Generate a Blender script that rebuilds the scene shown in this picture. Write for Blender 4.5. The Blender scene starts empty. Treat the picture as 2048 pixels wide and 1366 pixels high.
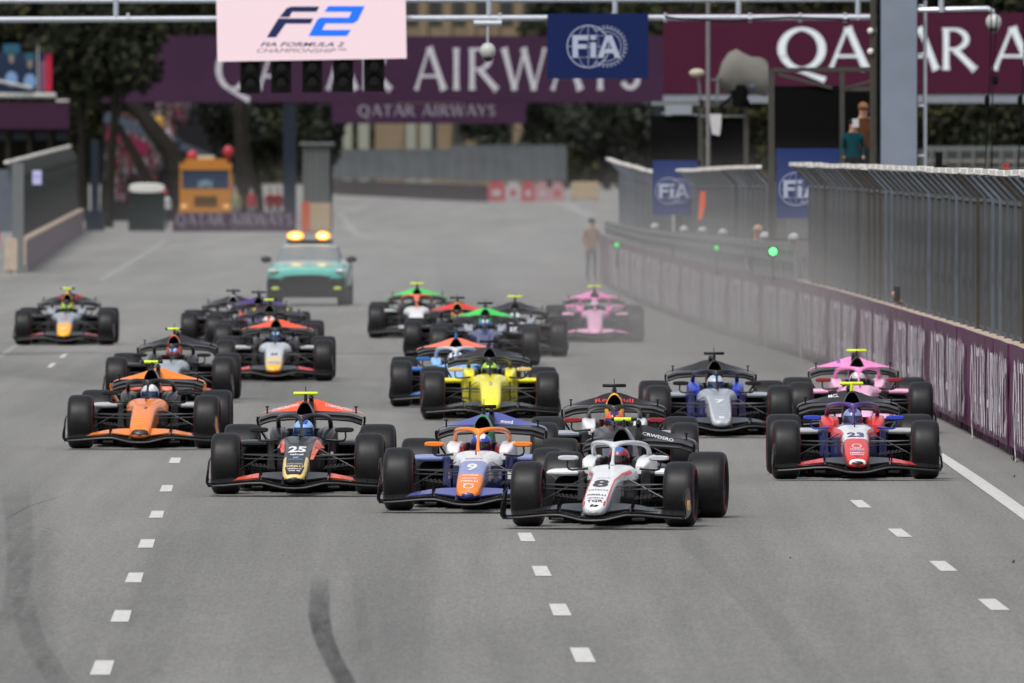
import bpy, bmesh, math, random
import numpy as np
from mathutils import Vector, Matrix
random.seed(7); rng = np.random.default_rng(7)
S = bpy.context.scene; COL = S.collection

# ------------------------------------------------------------------ camera
FPX = 34133.0; CAMH = 3.8; HOR = 293.0       # focal length in photo pixels, eye height (m), horizon row
cam_d = bpy.data.cameras.new('camera'); cam = bpy.data.objects.new('camera', cam_d); COL.objects.link(cam)
cam.location = (0, 0, CAMH)
cam.rotation_euler = (math.radians(90) - math.atan((683 - HOR) / FPX), 0, 0)
cam_d.sensor_width = 36.0; cam_d.lens = 600.0; cam_d.clip_start = 1.0; cam_d.clip_end = 9000.0
cam_d.dof.use_dof = True; cam_d.dof.focus_distance = 186.0; cam_d.dof.aperture_fstop = 7.0
S.camera = cam

# ------------------------------------------------------------------ world, sun, exposure
SUN_EL, SUN_AZ = math.radians(58), math.radians(205)     # sun high, a little behind the photographer
w = bpy.data.worlds.new('World'); S.world = w; w.use_nodes = True
nt = w.node_tree; bg = nt.nodes['Background']
sky = nt.nodes.new('ShaderNodeTexSky'); sky.sky_type = 'NISHITA'; sky.sun_disc = False
sky.sun_elevation = SUN_EL; sky.sun_rotation = SUN_AZ; sky.dust_density = 4.0; sky.air_density = 1.0; sky.ozone_density = 1.0
hs = nt.nodes.new('ShaderNodeHueSaturation'); hs.inputs['Saturation'].default_value = 0.32   # cloud cover: the blue washed out
nt.links.new(sky.outputs[0], hs.inputs['Color']); nt.links.new(hs.outputs[0], bg.inputs[0]); bg.inputs[1].default_value = 0.14
sl = bpy.data.lights.new('sun', 'SUN'); so = bpy.data.objects.new('sun', sl); COL.objects.link(so)
sl.energy = 1.5; sl.angle = math.radians(10); sl.color = (1.0, 0.965, 0.92)
sd = Vector((math.sin(SUN_AZ) * math.cos(SUN_EL), math.cos(SUN_AZ) * math.cos(SUN_EL), math.sin(SUN_EL)))
so.rotation_euler = sd.to_track_quat('Z', 'Y').to_euler(); so.location = (0, 100, 60)
S.view_settings.view_transform = 'Standard'; S.view_settings.look = 'None'
S.view_settings.exposure = 0.28; S.view_settings.gamma = 1.0; S.view_settings.use_curve_mapping = False

# the straight is level beyond about 193 m and falls by just under one per cent towards the camera
def SC(y): return (y - HOR) / CAMH if y <= 965 else (965 - HOR) / CAMH + .18 * (y - 965)
_py = np.arange(965, 1560, 5.); _pd = np.array([FPX / SC(y) for y in _py])[::-1]; _pz = np.array([CAMH - (y - HOR) / SC(y) for y in _py])[::-1]
def gz(d): return float(np.interp(d, _pd, _pz)) if d > _pd[0] else float(_pz[0] - .009 * (_pd[0] - d))
def G(x, y):                 # a spot on the ground, from a reading of the photograph: its lateral offset and distance in metres
    s = SC(y); return (x - 1024) / s, FPX / s
def GP(x, y, z): a, b = G(x, y); return (a, b, z + gz(b))
def AT(x, y, d):             # a spot at a known distance
    return Vector(((x - 1024) * d / FPX, d, CAMH - (y - HOR) * d / FPX))

# ------------------------------------------------------------------ materials
MATS = {}
def mat(name, col=(.5, .5, .5), rough=.5, metal=0., coat=0., emit=None, es=1., var=0.06, vs=6., bump=0., spec=None):
    if name in MATS: return MATS[name]
    m = bpy.data.materials.new(name); m.use_nodes = True; t = m.node_tree; b = t.nodes['Principled BSDF']
    b.inputs['Base Color'].default_value = (*col, 1); b.inputs['Roughness'].default_value = rough
    b.inputs['Metallic'].default_value = metal; b.inputs['Coat Weight'].default_value = coat
    b.inputs['Coat Roughness'].default_value = .06
    if spec is None: spec = .5 if (coat or metal or rough < .45) else .18
    if spec is not None: b.inputs['Specular IOR Level'].default_value = spec
    if emit:
        b.inputs['Emission Color'].default_value = (*emit, 1); b.inputs['Emission Strength'].default_value = es
    if var:
        n = t.nodes.new('ShaderNodeTexNoise'); n.inputs['Scale'].default_value = vs; n.inputs['Detail'].default_value = 5
        tc = t.nodes.new('ShaderNodeTexCoord'); t.links.new(tc.outputs['Object'], n.inputs['Vector'])
        r = t.nodes.new('ShaderNodeMapRange'); r.inputs[1].default_value = .3; r.inputs[2].default_value = .7
        r.inputs[3].default_value = 1 - var; r.inputs[4].default_value = 1 + var
        t.links.new(n.outputs[0], r.inputs[0])
        h = t.nodes.new('ShaderNodeHueSaturation'); h.inputs['Color'].default_value = (*col, 1)
        t.links.new(r.outputs[0], h.inputs['Value']); t.links.new(h.outputs[0], b.inputs['Base Color'])
        if bump:
            bp = t.nodes.new('ShaderNodeBump'); bp.inputs['Strength'].default_value = bump; bp.inputs['Distance'].default_value = .02
            t.links.new(n.outputs[0], bp.inputs['Height']); t.links.new(bp.outputs[0], b.inputs['Normal'])
    MATS[name] = m; return m
def paint(name, col, rough=.34): return mat('paint_' + name, col, rough, 0, .45 if max(col) > .05 else .25, var=.05, vs=9, spec=.4)
P = {k: paint(k, c) for k, c in dict(
    silver=(.50, .52, .56), indigo=(.075, .09, .30), white=(.72, .73, .75), black=(.006, .006, .007), red=(.62, .035, .03), orangered=(.75, .09, .03),
    orange=(.80, .21, .02), navy=(.018, .024, .13), lavender=(.22, .26, .50), blue=(.02, .05, .42), purple=(.05, .02, .16),
    gold=(.68, .50, .18), mustard=(.42, .38, .02), pink=(.80, .24, .52), palepink=(.82, .42, .62), yellow=(.80, .72, .03), brightgreen=(.04, .55, .08), green=(.01, .22, .06),
    skyblue=(.24, .46, .78), midblue=(.03, .14, .42), grey=(.30, .33, .38), charcoal=(.018, .018, .021), amber=(.85, .40, .02),
    salmon=(.78, .17, .10), teal=(.05, .42, .35), palegrey=(.42, .43, .45), navygrey=(.03, .035, .06), darkred=(.25, .015, .02),
    helmetgreen=(.35, .62, .03), lime=(.62, .80, .02)).items()}
CARB = mat('carbon_fibre', (.004, .004, .0045), .38, 0, .08, var=.2, vs=30, spec=.22)
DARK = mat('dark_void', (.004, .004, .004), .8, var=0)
RUB = mat('tyre_rubber', (.0095, .0098, .0112), .46, var=.25, vs=14, bump=.1, spec=.26)
RUBRED = mat('tyre_red_band', (.42, .022, .03), .6)
RIM = mat('rim_metal', (.045, .05, .06), .3, .6)
CARBG = mat('carbon_gloss', (.006, .006, .0065), .24, 0, .5, var=.2, vs=30, spec=.45)
CARBM = mat('carbon_matt', (.0025, .0025, .003), .75, var=.2, vs=20, spec=.08)
STEELARM = mat('suspension_carbon', (.03, .03, .032), .3, 0, .4)
LIME = mat('camera_lime', (.62, .82, .02), .4)
GLASSV = mat('visor_blue', (.02, .05, .14), .08, .3, 1.0)
GLASSD = mat('visor_dark', (.012, .012, .015), .08, .2, 1.0)

# ------------------------------------------------------------------ mesh helpers
def seth(o, label=None, cat=None, group=None, kind=None):
    for k, v in (('label', label), ('category', cat), ('group', group), ('kind', kind)):
        if v: o[k] = v
    return o
def empty(name, loc=(0, 0, 0), rz=0., label=None, cat=None, group=None):
    o = bpy.data.objects.new(name, None); COL.objects.link(o); o.location = loc; o.rotation_euler = (0, 0, rz)
    o.empty_display_size = .2
    return seth(o, label, cat, group)
class MB:
    def __init__(s): s.v = []; s.f = []; s.m = []
    def add(s, vs, fs, m=0):
        b = len(s.v); s.v += [tuple(p) for p in vs]; s.f += [tuple(b + i for i in f) for f in fs]
        s.m += [m] * len(fs) if isinstance(m, int) else list(m); return s
    def box(s, x0, x1, y0, y1, z0, z1, m=0):
        v = [(x, y, z) for z in (z0, z1) for y in (y0, y1) for x in (x0, x1)]
        return s.add(v, [(0, 2, 3, 1), (4, 5, 7, 6), (0, 1, 5, 4), (2, 6, 7, 3), (0, 4, 6, 2), (1, 3, 7, 5)], m)
    def bar(s, p, q, wd, ht=None, m=0, up=(0, 0, 1)):
        p = Vector(p); q = Vector(q); ht = ht or wd; d = (q - p).normalized(); u = Vector(up)
        if abs(d.dot(u)) > .98: u = Vector((0, 1, 0))
        a = d.cross(u).normalized(); c = a.cross(d).normalized(); v = []
        for e in (p, q):
            for i, j in ((-1, -1), (1, -1), (1, 1), (-1, 1)): v.append(e + a * i * wd / 2 + c * j * ht / 2)
        return s.add(v, [(3, 2, 1, 0), (4, 5, 6, 7), (0, 1, 5, 4), (1, 2, 6, 5), (2, 3, 7, 6), (3, 0, 4, 7)], m)
    def tube(s, pts, r, n=8, m=0, flat=1., caps=True):
        pts = [Vector(p) for p in pts]; R = r if isinstance(r, (list, tuple)) else [r] * len(pts); v = []; f = []
        pu = None
        for i, p in enumerate(pts):
            d = (pts[min(i + 1, len(pts) - 1)] - pts[max(i - 1, 0)]).normalized()
            if pu is None: pu = Vector((0, 0, 1)) if abs(d.z) < .9 else Vector((0, 1, 0))
            a = d.cross(pu).normalized(); c = a.cross(d).normalized(); pu = c
            for k in range(n):
                t = 2 * math.pi * k / n; v.append(p + a * math.cos(t) * R[i] + c * math.sin(t) * R[i] * flat)
        for i in range(len(pts) - 1):
            for k in range(n):
                k2 = (k + 1) % n; f.append((i * n + k, i * n + k2, (i + 1) * n + k2, (i + 1) * n + k))
        if caps: f += [tuple(range(n - 1, -1, -1)), tuple(range((len(pts) - 1) * n, len(pts) * n))]
        return s.add(v, f, m)
    def loft(s, secs, n=24, matf=None, cap=(True, True)):
        """secs: (y, xc, hw, zb, zt, e) rounded-rectangle sections along y"""
        v = []; f = []; ms = []
        for y, xc, hw, zb, zt, e in secs:
            zc = (zb + zt) / 2; hh = (zt - zb) / 2
            for k in range(n):
                t = 2 * math.pi * (k + .5) / n; c, q = math.cos(t), math.sin(t)
                v.append((xc + hw * math.copysign(abs(c) ** (2 / e), c), y, zc + hh * math.copysign(abs(q) ** (2 / e), q)))
        for i in range(len(secs) - 1):
            for k in range(n):
                k2 = (k + 1) % n; f.append((i * n + k, i * n + k2, (i + 1) * n + k2, (i + 1) * n + k))
        if cap[0]: f.append(tuple(range(n - 1, -1, -1)))
        if cap[1]: f.append(tuple(range((len(secs) - 1) * n, len(secs) * n)))
        for q in f:
            if matf:
                c = sum((Vector(v[i]) for i in q), Vector()) / len(q); ms.append(matf(c))
            else: ms.append(0)
        return s.add(v, f, ms)
    def lathe_x(s, prof, n=32, matf=None, x0=0., closed=False):
        v = []; f = []; ms = []; N = len(prof)
        for x, r in prof:
            for k in range(n):
                t = 2 * math.pi * k / n; v.append((x0 + x, r * math.cos(t), r * math.sin(t)))
        for i in range(N - 1 if not closed else N):
            for k in range(n):
                k2 = (k + 1) % n; j = (i + 1) % N; f.append((i * n + k, j * n + k, j * n + k2, i * n + k2))
                ms.append(matf(i) if matf else 0)
        return s.add(v, f, ms)
    def strip(s, A, B, th=(0, 0, 0), m=0):
        """thick sheet between polylines A and B, thickness offset vector th"""
        n = len(A); th = Vector(th); A = [Vector(a) for a in A]; B = [Vector(b) for b in B]
        v = A + B + [a + th for a in A] + [b + th for b in B]; f = []; ms = []
        for i in range(n - 1):
            q = [(i, i + 1, n + i + 1, n + i), (2 * n + i + 1, 2 * n + i, 3 * n + i, 3 * n + i + 1),
                 (i + 1, i, 2 * n + i, 2 * n + i + 1), (n + i, n + i + 1, 3 * n + i + 1, 3 * n + i)]
            f += q; ms += [m(i) if callable(m) else m] * 4
        f += [(0, n, 3 * n, 2 * n), (n - 1, 3 * n - 1, 4 * n - 1, 2 * n - 1)]; ms += [ms[0] if ms else 0, ms[-1] if ms else 0]
        return s.add(v, f, ms)
    def ell(s, c, r, n=14, k=8, m=0, matf=None):
        v = []; f = []; ms = []
        for i in range(k + 1):
            a = math.pi * i / k
            for j in range(n):
                t = 2 * math.pi * j / n
                v.append((c[0] + r[0] * math.sin(a) * math.cos(t), c[1] + r[1] * math.sin(a) * math.sin(t), c[2] + r[2] * math.cos(a)))
        for i in range(k):
            for j in range(n):
                j2 = (j + 1) % n; q = (i * n + j, (i + 1) * n + j, (i + 1) * n + j2, i * n + j2); f.append(q)
                ms.append(matf(sum((Vector(v[z]) for z in q), Vector()) / 4 - Vector(c)) if matf else m)
        return s.add(v, f, ms)
    def mesh(s, name, mats, smooth=False, angle=40):
        me = bpy.data.meshes.new(name); me.from_pydata(s.v, [], s.f)
        for x in (mats if isinstance(mats, (list, tuple)) else [mats]): me.materials.append(x)
        me.polygons.foreach_set('material_index', s.m)
        bm = bmesh.new(); bm.from_mesh(me); bmesh.ops.remove_doubles(bm, verts=bm.verts, dist=1e-5)
        bmesh.ops.recalc_face_normals(bm, faces=bm.faces)
        if smooth:
            for f in bm.faces: f.smooth = True
            for e in bm.edges:
                if len(e.link_faces) == 2 and e.calc_face_angle(0) > math.radians(angle): e.smooth = False
        bm.to_mesh(me); bm.free(); me.update(); return me
    def build(s, name, mats, parent=None, smooth=False, loc=None, **k):
        return obj(name, s.mesh(name, mats, smooth), parent, loc, **k)
def obj(name, me, parent=None, loc=None, rz=None, label=None, cat=None, group=None, kind=None):
    o = bpy.data.objects.new(name, me); COL.objects.link(o)
    if parent: o.parent = parent
    if loc is not None: o.location = loc
    if rz is not None: o.rotation_euler = (0, 0, rz)
    return seth(o, label, cat, group, kind)

# ------------------------------------------------------------------ lettering
TC = {}
def text2d(t, bold=0.0, shear=0.):
    """flat letters as (verts, faces), normalised to width 1 and height 1 units kept separately"""
    k = (t, bold, shear)
    if k not in TC:
        c = bpy.data.curves.new('lettering', 'FONT'); c.body = t; c.offset = bold; c.shear = shear; c.resolution_u = 2
        o = bpy.data.objects.new('lettering', c); COL.objects.link(o)
        me = bpy.data.meshes.new_from_object(o.evaluated_get(bpy.context.evaluated_depsgraph_get()))
        v = [(p.co.x, p.co.y) for p in me.vertices]; f = [tuple(q.vertices) for q in me.polygons]
        bpy.data.objects.remove(o); bpy.data.curves.remove(c); bpy.data.meshes.remove(me)
        xs = [a for a, b in v]; ys = [b for a, b in v]; x0, x1, y0, y1 = min(xs), max(xs), min(ys), max(ys)
        TC[k] = ([((a - x0) / (x1 - x0), (b - y0) / (y1 - y0)) for a, b in v], f)
    return TC[k]
def text_mb(t, fn, bold=0.0, shear=0., mb=None, m=0):
    v, f = text2d(t, bold, shear); mb = mb or MB(); mb.add([fn(a, b) for a, b in v], f, m); return mb
class GL:     # wedge-serif capitals drawn as strokes (cap height 1)
    BOLD = 1.0
    ADV = dict(Q=1.12, A=.94, T=.86, R=.92, I=.42, W=1.30, Y=.86, S=.72); ADV[' '] = .42
    @staticmethod
    def st(p, q, w0, w1, fl=.05):
        w0 *= GL.BOLD; w1 *= GL.BOLD; p = np.array(p, float); q = np.array(q, float); d = q - p; L = np.hypot(*d); d /= L; n = np.array([-d[1], d[0]]); out = []
        sa = [0, .10, .5, .90, 1]; ww = [w0 + fl, w0, (w0 + w1) / 2 * .94, w1, w1 + fl]
        A = [p + d * L * t + n * w / 2 for t, w in zip(sa, ww)]; B = [p + d * L * t - n * w / 2 for t, w in zip(sa, ww)]
        return [[A[i], A[i + 1], B[i + 1], B[i]] for i in range(4)]
    @staticmethod
    def arc(c, rx, ry, a0, a1, wt, wn, k=20):
        P = []; wt *= GL.BOLD; wn *= GL.BOLD
        for i in range(k + 1):
            a = math.radians(a0 + (a1 - a0) * i / k); wd = wn + (wt - wn) * abs(math.cos(a))
            P.append(((c[0] + (rx) * math.cos(a), c[1] + (ry) * math.sin(a)), (c[0] + (rx - wd) * math.cos(a), c[1] + (ry - wd) * math.sin(a))))
        return [[P[i][0], P[i + 1][0], P[i + 1][1], P[i][1]] for i in range(k)]
    @classmethod
    def glyph(g, ch):
        s, a = g.st, g.arc
        if ch == 'Q': return a((.52, .5), .50, .52, 0, 360, .17, .08, 32) + s((.42, -.0), (1.0, -.24), .07, .13, 0.02)
        if ch == 'A': return s((.07, 0), (.44, 1.0), .085, .07) + s((.88, 0), (.46, 1.02), .17, .15) + s((.22, .33), (.72, .33), .07, .07, 0)
        if ch == 'T': return s((.43, 0), (.43, .97), .15, .14) + s((.03, .95), (.83, .95), .08, .08, .05)
        if ch == 'R': return s((.14, 0), (.14, 1), .15, .15) + a((.36, .73), .36, .27, -90, 90, .15, .07, 12) + s((.14, .965), (.37, .965), .07, .07, 0) + s((.14, .495), (.37, .495), .07, .07, 0) + s((.36, .48), (.86, 0.0), .14, .16)
        if ch == 'I': return s((.20, 0), (.20, 1), .15, .15)
        if ch == 'W': return s((.05, 1), (.36, 0), .16, .13) + s((.66, 1), (.36, 0), .08, .07) + s((.62, 1), (.93, 0), .16, .13) + s((1.24, 1), (.93, 0), .08, .07)
        if ch == 'Y': return s((.42, .45), (.42, 0), .14, .15) + s((.05, 1), (.42, .45), .16, .13) + s((.80, 1), (.42, .45), .08, .07)
        if ch == 'S': return a((.35, .75), .27, .25, 20, 270, .14, .10, 14) + a((.33, .26), .29, .26, 90, -160, .14, .10, 14)
        return []
    @classmethod
    def word(g, t):
        x = 0; out = []
        for ch in t:
            for k, poly in enumerate(g.glyph(ch)): out.append([(x + p[0], p[1]) for p in poly])
            x += g.ADV[ch] + .10
        return out, x - .10
def word_mb(t, fn, extents=None, sub=1):
    """fn(u in 0..1, v in cap heights, layer)"""
    polys, wd = GL.word(t); mb = MB()
    for i, p in enumerate(polys): mb.add([fn(a / wd, b, i % 9) for a, b in p], [tuple(range(len(p)))])
    return mb
# ------------------------------------------------------------------ large structure: ground, road markings
def ground_mat():
    m = bpy.data.materials.new('asphalt'); m.use_nodes = True; t = m.node_tree; N = t.nodes; L = t.links
    b = N['Principled BSDF']; b.inputs['Roughness'].default_value = .78; b.inputs['Specular IOR Level'].default_value = .35
    g = N.new('ShaderNodeNewGeometry')
    def noise(scale, det=4, rough=.6, sc=1.):
        mp = N.new('ShaderNodeMapping'); mp.inputs['Scale'].default_value = scale; L.new(g.outputs['Position'], mp.inputs[0])
        n = N.new('ShaderNodeTexNoise'); n.inputs['Scale'].default_value = sc; n.inputs['Detail'].default_value = det; n.inputs['Roughness'].default_value = rough
        L.new(mp.outputs[0], n.inputs['Vector']); return n.outputs[0]
    def rng_(x, a, b_, c, d):
        r = N.new('ShaderNodeMapRange'); r.inputs[1].default_value = a; r.inputs[2].default_value = b_; r.inputs[3].default_value = c; r.inputs[4].default_value = d
        L.new(x, r.inputs[0]); return r.outputs[0]
    def mul(a, b_):
        q = N.new('ShaderNodeMath'); q.operation = 'MULTIPLY'
        for i, x in enumerate((a, b_)):
            if isinstance(x, float): q.inputs[i].default_value = x
            else: L.new(x, q.inputs[i])
        return q.outputs[0]
    grain = mul(rng_(noise((30, 2.2, 1), 6, .85), .25, .75, .60, 1.40), rng_(noise((75, 7, 1), 2, .5), .3, .7, .86, 1.14))
    streak = rng_(noise((.55, .010, 1), 4, .6), .3, .7, .80, 1.12)
    patch = rng_(noise((.13, .03, 1), 6, .65), .35, .65, .90, 1.08)
    fine = rng_(noise((3.5, .04, 1), 3, .6), .3, .7, .92, 1.06)
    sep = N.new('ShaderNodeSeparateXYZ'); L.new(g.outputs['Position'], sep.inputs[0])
    far = rng_(sep.outputs[1], 260, 620, .184, .20)          # paler down the straight: grazing sheen and haze painted into the asphalt colour
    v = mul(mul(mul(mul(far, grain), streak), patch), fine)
    cmb = N.new('ShaderNodeCombineColor')
    L.new(mul(v, 1.0), cmb.inputs[0]); L.new(mul(v, .990), cmb.inputs[1]); L.new(mul(v, .945), cmb.inputs[2])
    L.new(cmb.outputs[0], b.inputs['Base Color'])
    bp = N.new('ShaderNodeBump'); bp.inputs['Strength'].default_value = .25; bp.inputs['Distance'].default_value = .01
    L.new(grain, bp.inputs['Height']); L.new(bp.outputs[0], b.inputs['Normal'])
    return m
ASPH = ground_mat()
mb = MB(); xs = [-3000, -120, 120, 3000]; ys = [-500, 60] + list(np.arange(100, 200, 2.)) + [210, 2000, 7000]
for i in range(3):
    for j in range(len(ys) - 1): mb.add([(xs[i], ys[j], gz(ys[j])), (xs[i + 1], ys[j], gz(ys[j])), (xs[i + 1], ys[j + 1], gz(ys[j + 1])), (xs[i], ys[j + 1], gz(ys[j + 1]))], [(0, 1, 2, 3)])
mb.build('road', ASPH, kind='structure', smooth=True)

WLINE = mat('road_paint_white', (.50, .50, .485), .7, var=.2, vs=14)
WFAINT = mat('road_paint_worn', (.26, .26, .255), .8, var=.2, vs=3)
def quad_on_ground(name, pts, m, z=.005, kind='structure', **k):
    mb = MB(); n = len(pts); mb.add([GP(*p, z) for p in pts], [tuple(range(n))]); return mb.build(name, m, kind=kind, **k)
def dash(cx, y0, y1, tilt, wpx):
    """lane dash read off by centre, top row, bottom row"""
    xm = lambda y: cx + tilt * (y - (y0 + y1) / 2); h0, h1 = wpx * .96 / 2, wpx * 1.04 / 2
    quad_on_ground('lane_dash', [(xm(y0) - h0, y0), (xm(y0) + h0, y0), (xm(y1) + h1, y1), (xm(y1) - h1, y1)], WLINE)
for cx, yc, hh, wd in ((350, 921.5, 11, 21), (333, 977.5, 13, 23), (313.5, 1029.5, 14, 26), (293, 1088, 17, 29), (269, 1156, 19.5, 31), (242.5, 1233, 23, 35), (204.5, 1336.5, 29, 39)):
    dash(cx, yc - hh / 2, yc + hh / 2, -.36, wd)
dash(180, 1450, 1484, -.36, 44)
for cx, yc, hh, wd in ((1052.5, 1075, 17, 28), (1083, 1143, 20, 31), (1120, 1220.5, 23.5, 35), (1165, 1311, 29, 39)): dash(cx, yc - hh / 2, yc + hh / 2, .47, wd)
for cx, yc, hh, wd in ((1721, 1008.5, 15, 26), (1799.5, 1066.5, 16.5, 29), (1886.5, 1133, 20, 33), (1987, 1210, 22.5, 37)): dash(cx, yc - hh / 2, yc + hh / 2, 1.25, wd)
for cx, yc, wd in ((127, 712, 9), (103, 731, 10)): dash(cx, yc - 4, yc + 4, -1.2, wd)
mb = MB(); EY = np.linspace(908, 1140, 60); EL = np.interp(EY, [908, 940, 970, 1005, 1041, 1140], [1866, 1908, 1950, 1999, 2048, 2180]); ER = np.interp(EY, [908, 935, 958, 990, 1024, 1140], [1887, 1930, 1965, 2012, 2060, 2222])
for i in range(59): mb.add([GP(EL[i], EY[i], .006), GP(ER[i], EY[i], .006), GP(ER[i + 1], EY[i + 1], .006), GP(EL[i + 1], EY[i + 1], .006)], [(0, 1, 2, 3)])
mb.build('edge_line', WLINE, kind='structure')
quad_on_ground('edge_line', [(0, 708), (36, 686), (62, 676), (66, 680), (30, 697), (0, 719)], WFAINT)
quad_on_ground('edge_line', [(160, 606), (182, 593), (186, 599), (166, 611)], WFAINT)
quad_on_ground('edge_line', [(700, 466), (722, 476), (745, 472), (740, 468), (724, 470), (682, 424), (674, 424)], WFAINT)
quad_on_ground('edge_line', [(1090, 398), (1150, 410), (1195, 436), (1195, 447), (1140, 420)], WFAINT)
quad_on_ground('edge_line', [(196, 560), (300, 498), (330, 478), (334, 481), (306, 502), (206, 562)], WFAINT)
def skid_mat(name, alpha, col):
    m = mat(name, col, .7, var=.1); t = m.node_tree; b = t.nodes['Principled BSDF']
    tc = t.nodes.new('ShaderNodeNewGeometry'); mp = t.nodes.new('ShaderNodeMapping'); mp.inputs['Scale'].default_value = (9, .35, 1)
    n = t.nodes.new('ShaderNodeTexNoise'); n.inputs['Detail'].default_value = 5; n.inputs['Scale'].default_value = 1
    t.links.new(tc.outputs['Position'], mp.inputs[0]); t.links.new(mp.outputs[0], n.inputs['Vector'])
    r = t.nodes.new('ShaderNodeMapRange'); r.inputs[1].default_value = .3; r.inputs[2].default_value = .7; r.inputs[3].default_value = alpha * .6; r.inputs[4].default_value = alpha * 1.2
    t.links.new(n.outputs[0], r.inputs[0]); ab = t.nodes.new('ShaderNodeAttribute'); ab.attribute_name = 'fade'; mu = t.nodes.new('ShaderNodeMath'); mu.operation = 'MULTIPLY'; t.links.new(ab.outputs['Fac'], mu.inputs[0]); t.links.new(r.outputs[0], mu.inputs[1]); t.links.new(mu.outputs[0], b.inputs['Alpha']); return m
SK1 = skid_mat('skid_rubber_strong', .25, (.030, .030, .031)); SK2 = skid_mat('skid_rubber_faint', .20, (.030, .030, .031)); SK4 = skid_mat('skid_rubber_veil', .06, (.03, .03, .03)); SK3 = skid_mat('skid_rubber_trace', .13, (.03, .03, .03))
def skid(ctr, wpx, m, z):
    L = [(x - w_ / 2, y) for (x, y), w_ in zip(ctr, wpx)]; R = [(x + w_ / 2, y) for (x, y), w_ in zip(ctr, wpx)]
    # resample finely, five columns, with a fade that is nil at the rims and at the far end
    T = np.linspace(0, len(ctr) - 1, 12 * (len(ctr) - 1) + 1); K = np.arange(len(ctr)); V = []; Fd = []; U = (0, .14, .5, .86, 1)
    for t in T:
        x0, y0 = np.interp(t, K, [p[0] for p in L]), np.interp(t, K, [p[1] for p in L]); x1 = np.interp(t, K, [p[0] for p in R])
        for u in U: V.append(GP(x0 + (x1 - x0) * u, y0, z)); Fd.append((0 if u in (0, 1) else 1) * min(1, t * .9) * min(1, (T[-1] - t) * 3 + (1 if ctr[-1][1] > 1366 else 0)))
    Fc = [(r * 5 + c, r * 5 + c + 1, r * 5 + c + 6, r * 5 + c + 5) for r in range(len(T) - 1) for c in range(4)]
    me = bpy.data.meshes.new('skid_mark'); me.from_pydata(V, [], Fc); me.materials.append(m)
    at = me.attributes.new('fade', 'FLOAT', 'POINT'); at.data.foreach_set('value', Fd); obj('skid_mark', me, kind='structure')
skid([(640, 1150), (639, 1190), (638, 1232), (646, 1275), (662, 1315), (690, 1366), (730, 1440)], [44, 46, 48, 48, 46, 50, 56], SK1, .0035)
skid([(640, 1192), (638, 1232), (646, 1275)], [46, 48, 46], SK2, .0075)
skid([(638, 1232), (648, 1275), (664, 1315), (692, 1366), (732, 1440)], [46, 44, 42, 46, 52], SK2, .0090)
skid([(700, 1090), (715, 1170), (727, 1260), (738, 1366), (746, 1440)], [26, 28, 32, 36, 40], SK4, .0035)
skid([(30, 960), (36, 1030), (42, 1110), (34, 1180), (12, 1260)], [60, 64, 60, 54, 44], SK3, .0035)
skid([(44, 1180), (50, 1230), (70, 1290), (120, 1366), (180, 1440)], [50, 52, 56, 60, 70], SK3, .0035)
skid([(1280, 985), (1400, 1100), (1540, 1240), (1660, 1366), (1740, 1440)], [60, 66, 74, 84, 90], SK4, .0035)
skid([(820, 1060), (800, 1180), (770, 1300), (740, 1440)], [150, 170, 190, 220], SK4, .0030)
skid([(0, 900), (-10, 1060), (-20, 1200), (-40, 1440)], [260, 280, 300, 340], SK3, .0025)
skid([(400, 985), (360, 1100), (300, 1250), (230, 1440)], [110, 120, 140, 160], SK4, .0030)
skid([(0, 1046), (60, 1012), (150, 985)], [6, 5, 4], SK1, .0060)
skid([(1150, 870), (1210, 880), (1300, 900)], [120, 200, 180], SK4, .0050)
skid([(60, 716), (230, 742), (430, 768), (700, 800), (1200, 842), (1500, 880)], [900, 700, 640, 500, 500, 500], SK3, .0045)
skid([(900, 470), (930, 560), (960, 690), (985, 860)], [110, 130, 180, 260], SK3, .0030)
# small debris on the tarmac
LEAFM = mat('dead_leaf', (.09, .05, .02), .9)
for n_, (x, y, r) in enumerate(((2026, 923, .035), (2028, 956, .015), (2026, 1128, .018), (1580, 1119, .010))):
    gx, gd = G(x, y); mb = MB()
    for k in range(7):
        a = k * .9; mb.add([(0, 0, .003 + k * .002), (r * math.cos(a), r * 1.5 * math.sin(a), .01 + .012 * k * r / .035), (r * math.cos(a + .7) * 1.1, r * math.sin(a + .7) * 1.4, .05 * r / .035)], [(0, 1, 2)])
    mb.build('leaf', LEAFM, loc=(gx, gd, .001 + gz(gd)), label=('brown dead leaf on the tarmac against the purple wall', 'tiny dark speck of leaf just in front of the dead leaf by the wall', 'yellow brown leaf lying on the asphalt at the far right', 'dark crumb of rubber on the asphalt right of the dashes')[n_], cat='leaf')

# ------------------------------------------------------------------ pit-side barrier and debris fences
PURP = mat('barrier_purple', (.095, .024, .070), .45, var=.10, vs=1.5)
LILAC = mat('barrier_faded', (.20, .15, .185), .6, var=.10, vs=1.5)
BANR = mat('banner_burgundy', (.050, .004, .021), .6, var=.05, vs=.5)
BANP = mat('banner_purple', (.036, .012, .036), .6, var=.08, vs=.4)
LETT = mat('lettering_white', (.44, .44, .48), .6, var=.06)
LETTG = mat('lettering_grey', (.24, .23, .27), .6, var=.1)
CONC = mat('barrier_concrete', (.42, .34, .27), .85, var=.15, vs=3)
GALV = mat('galvanised_steel', (.10, .11, .125), .5, .5, var=.3, vs=2.5)
GALVL = mat('fence_wire_dark', (.035, .038, .038), .7, .2); GALVD = mat('fence_wire_steel', (.085, .087, .086), .6, .3, var=.2, vs=1)
RAILW = mat('fence_cap_pale', (.75, .72, .68), .5)
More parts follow.
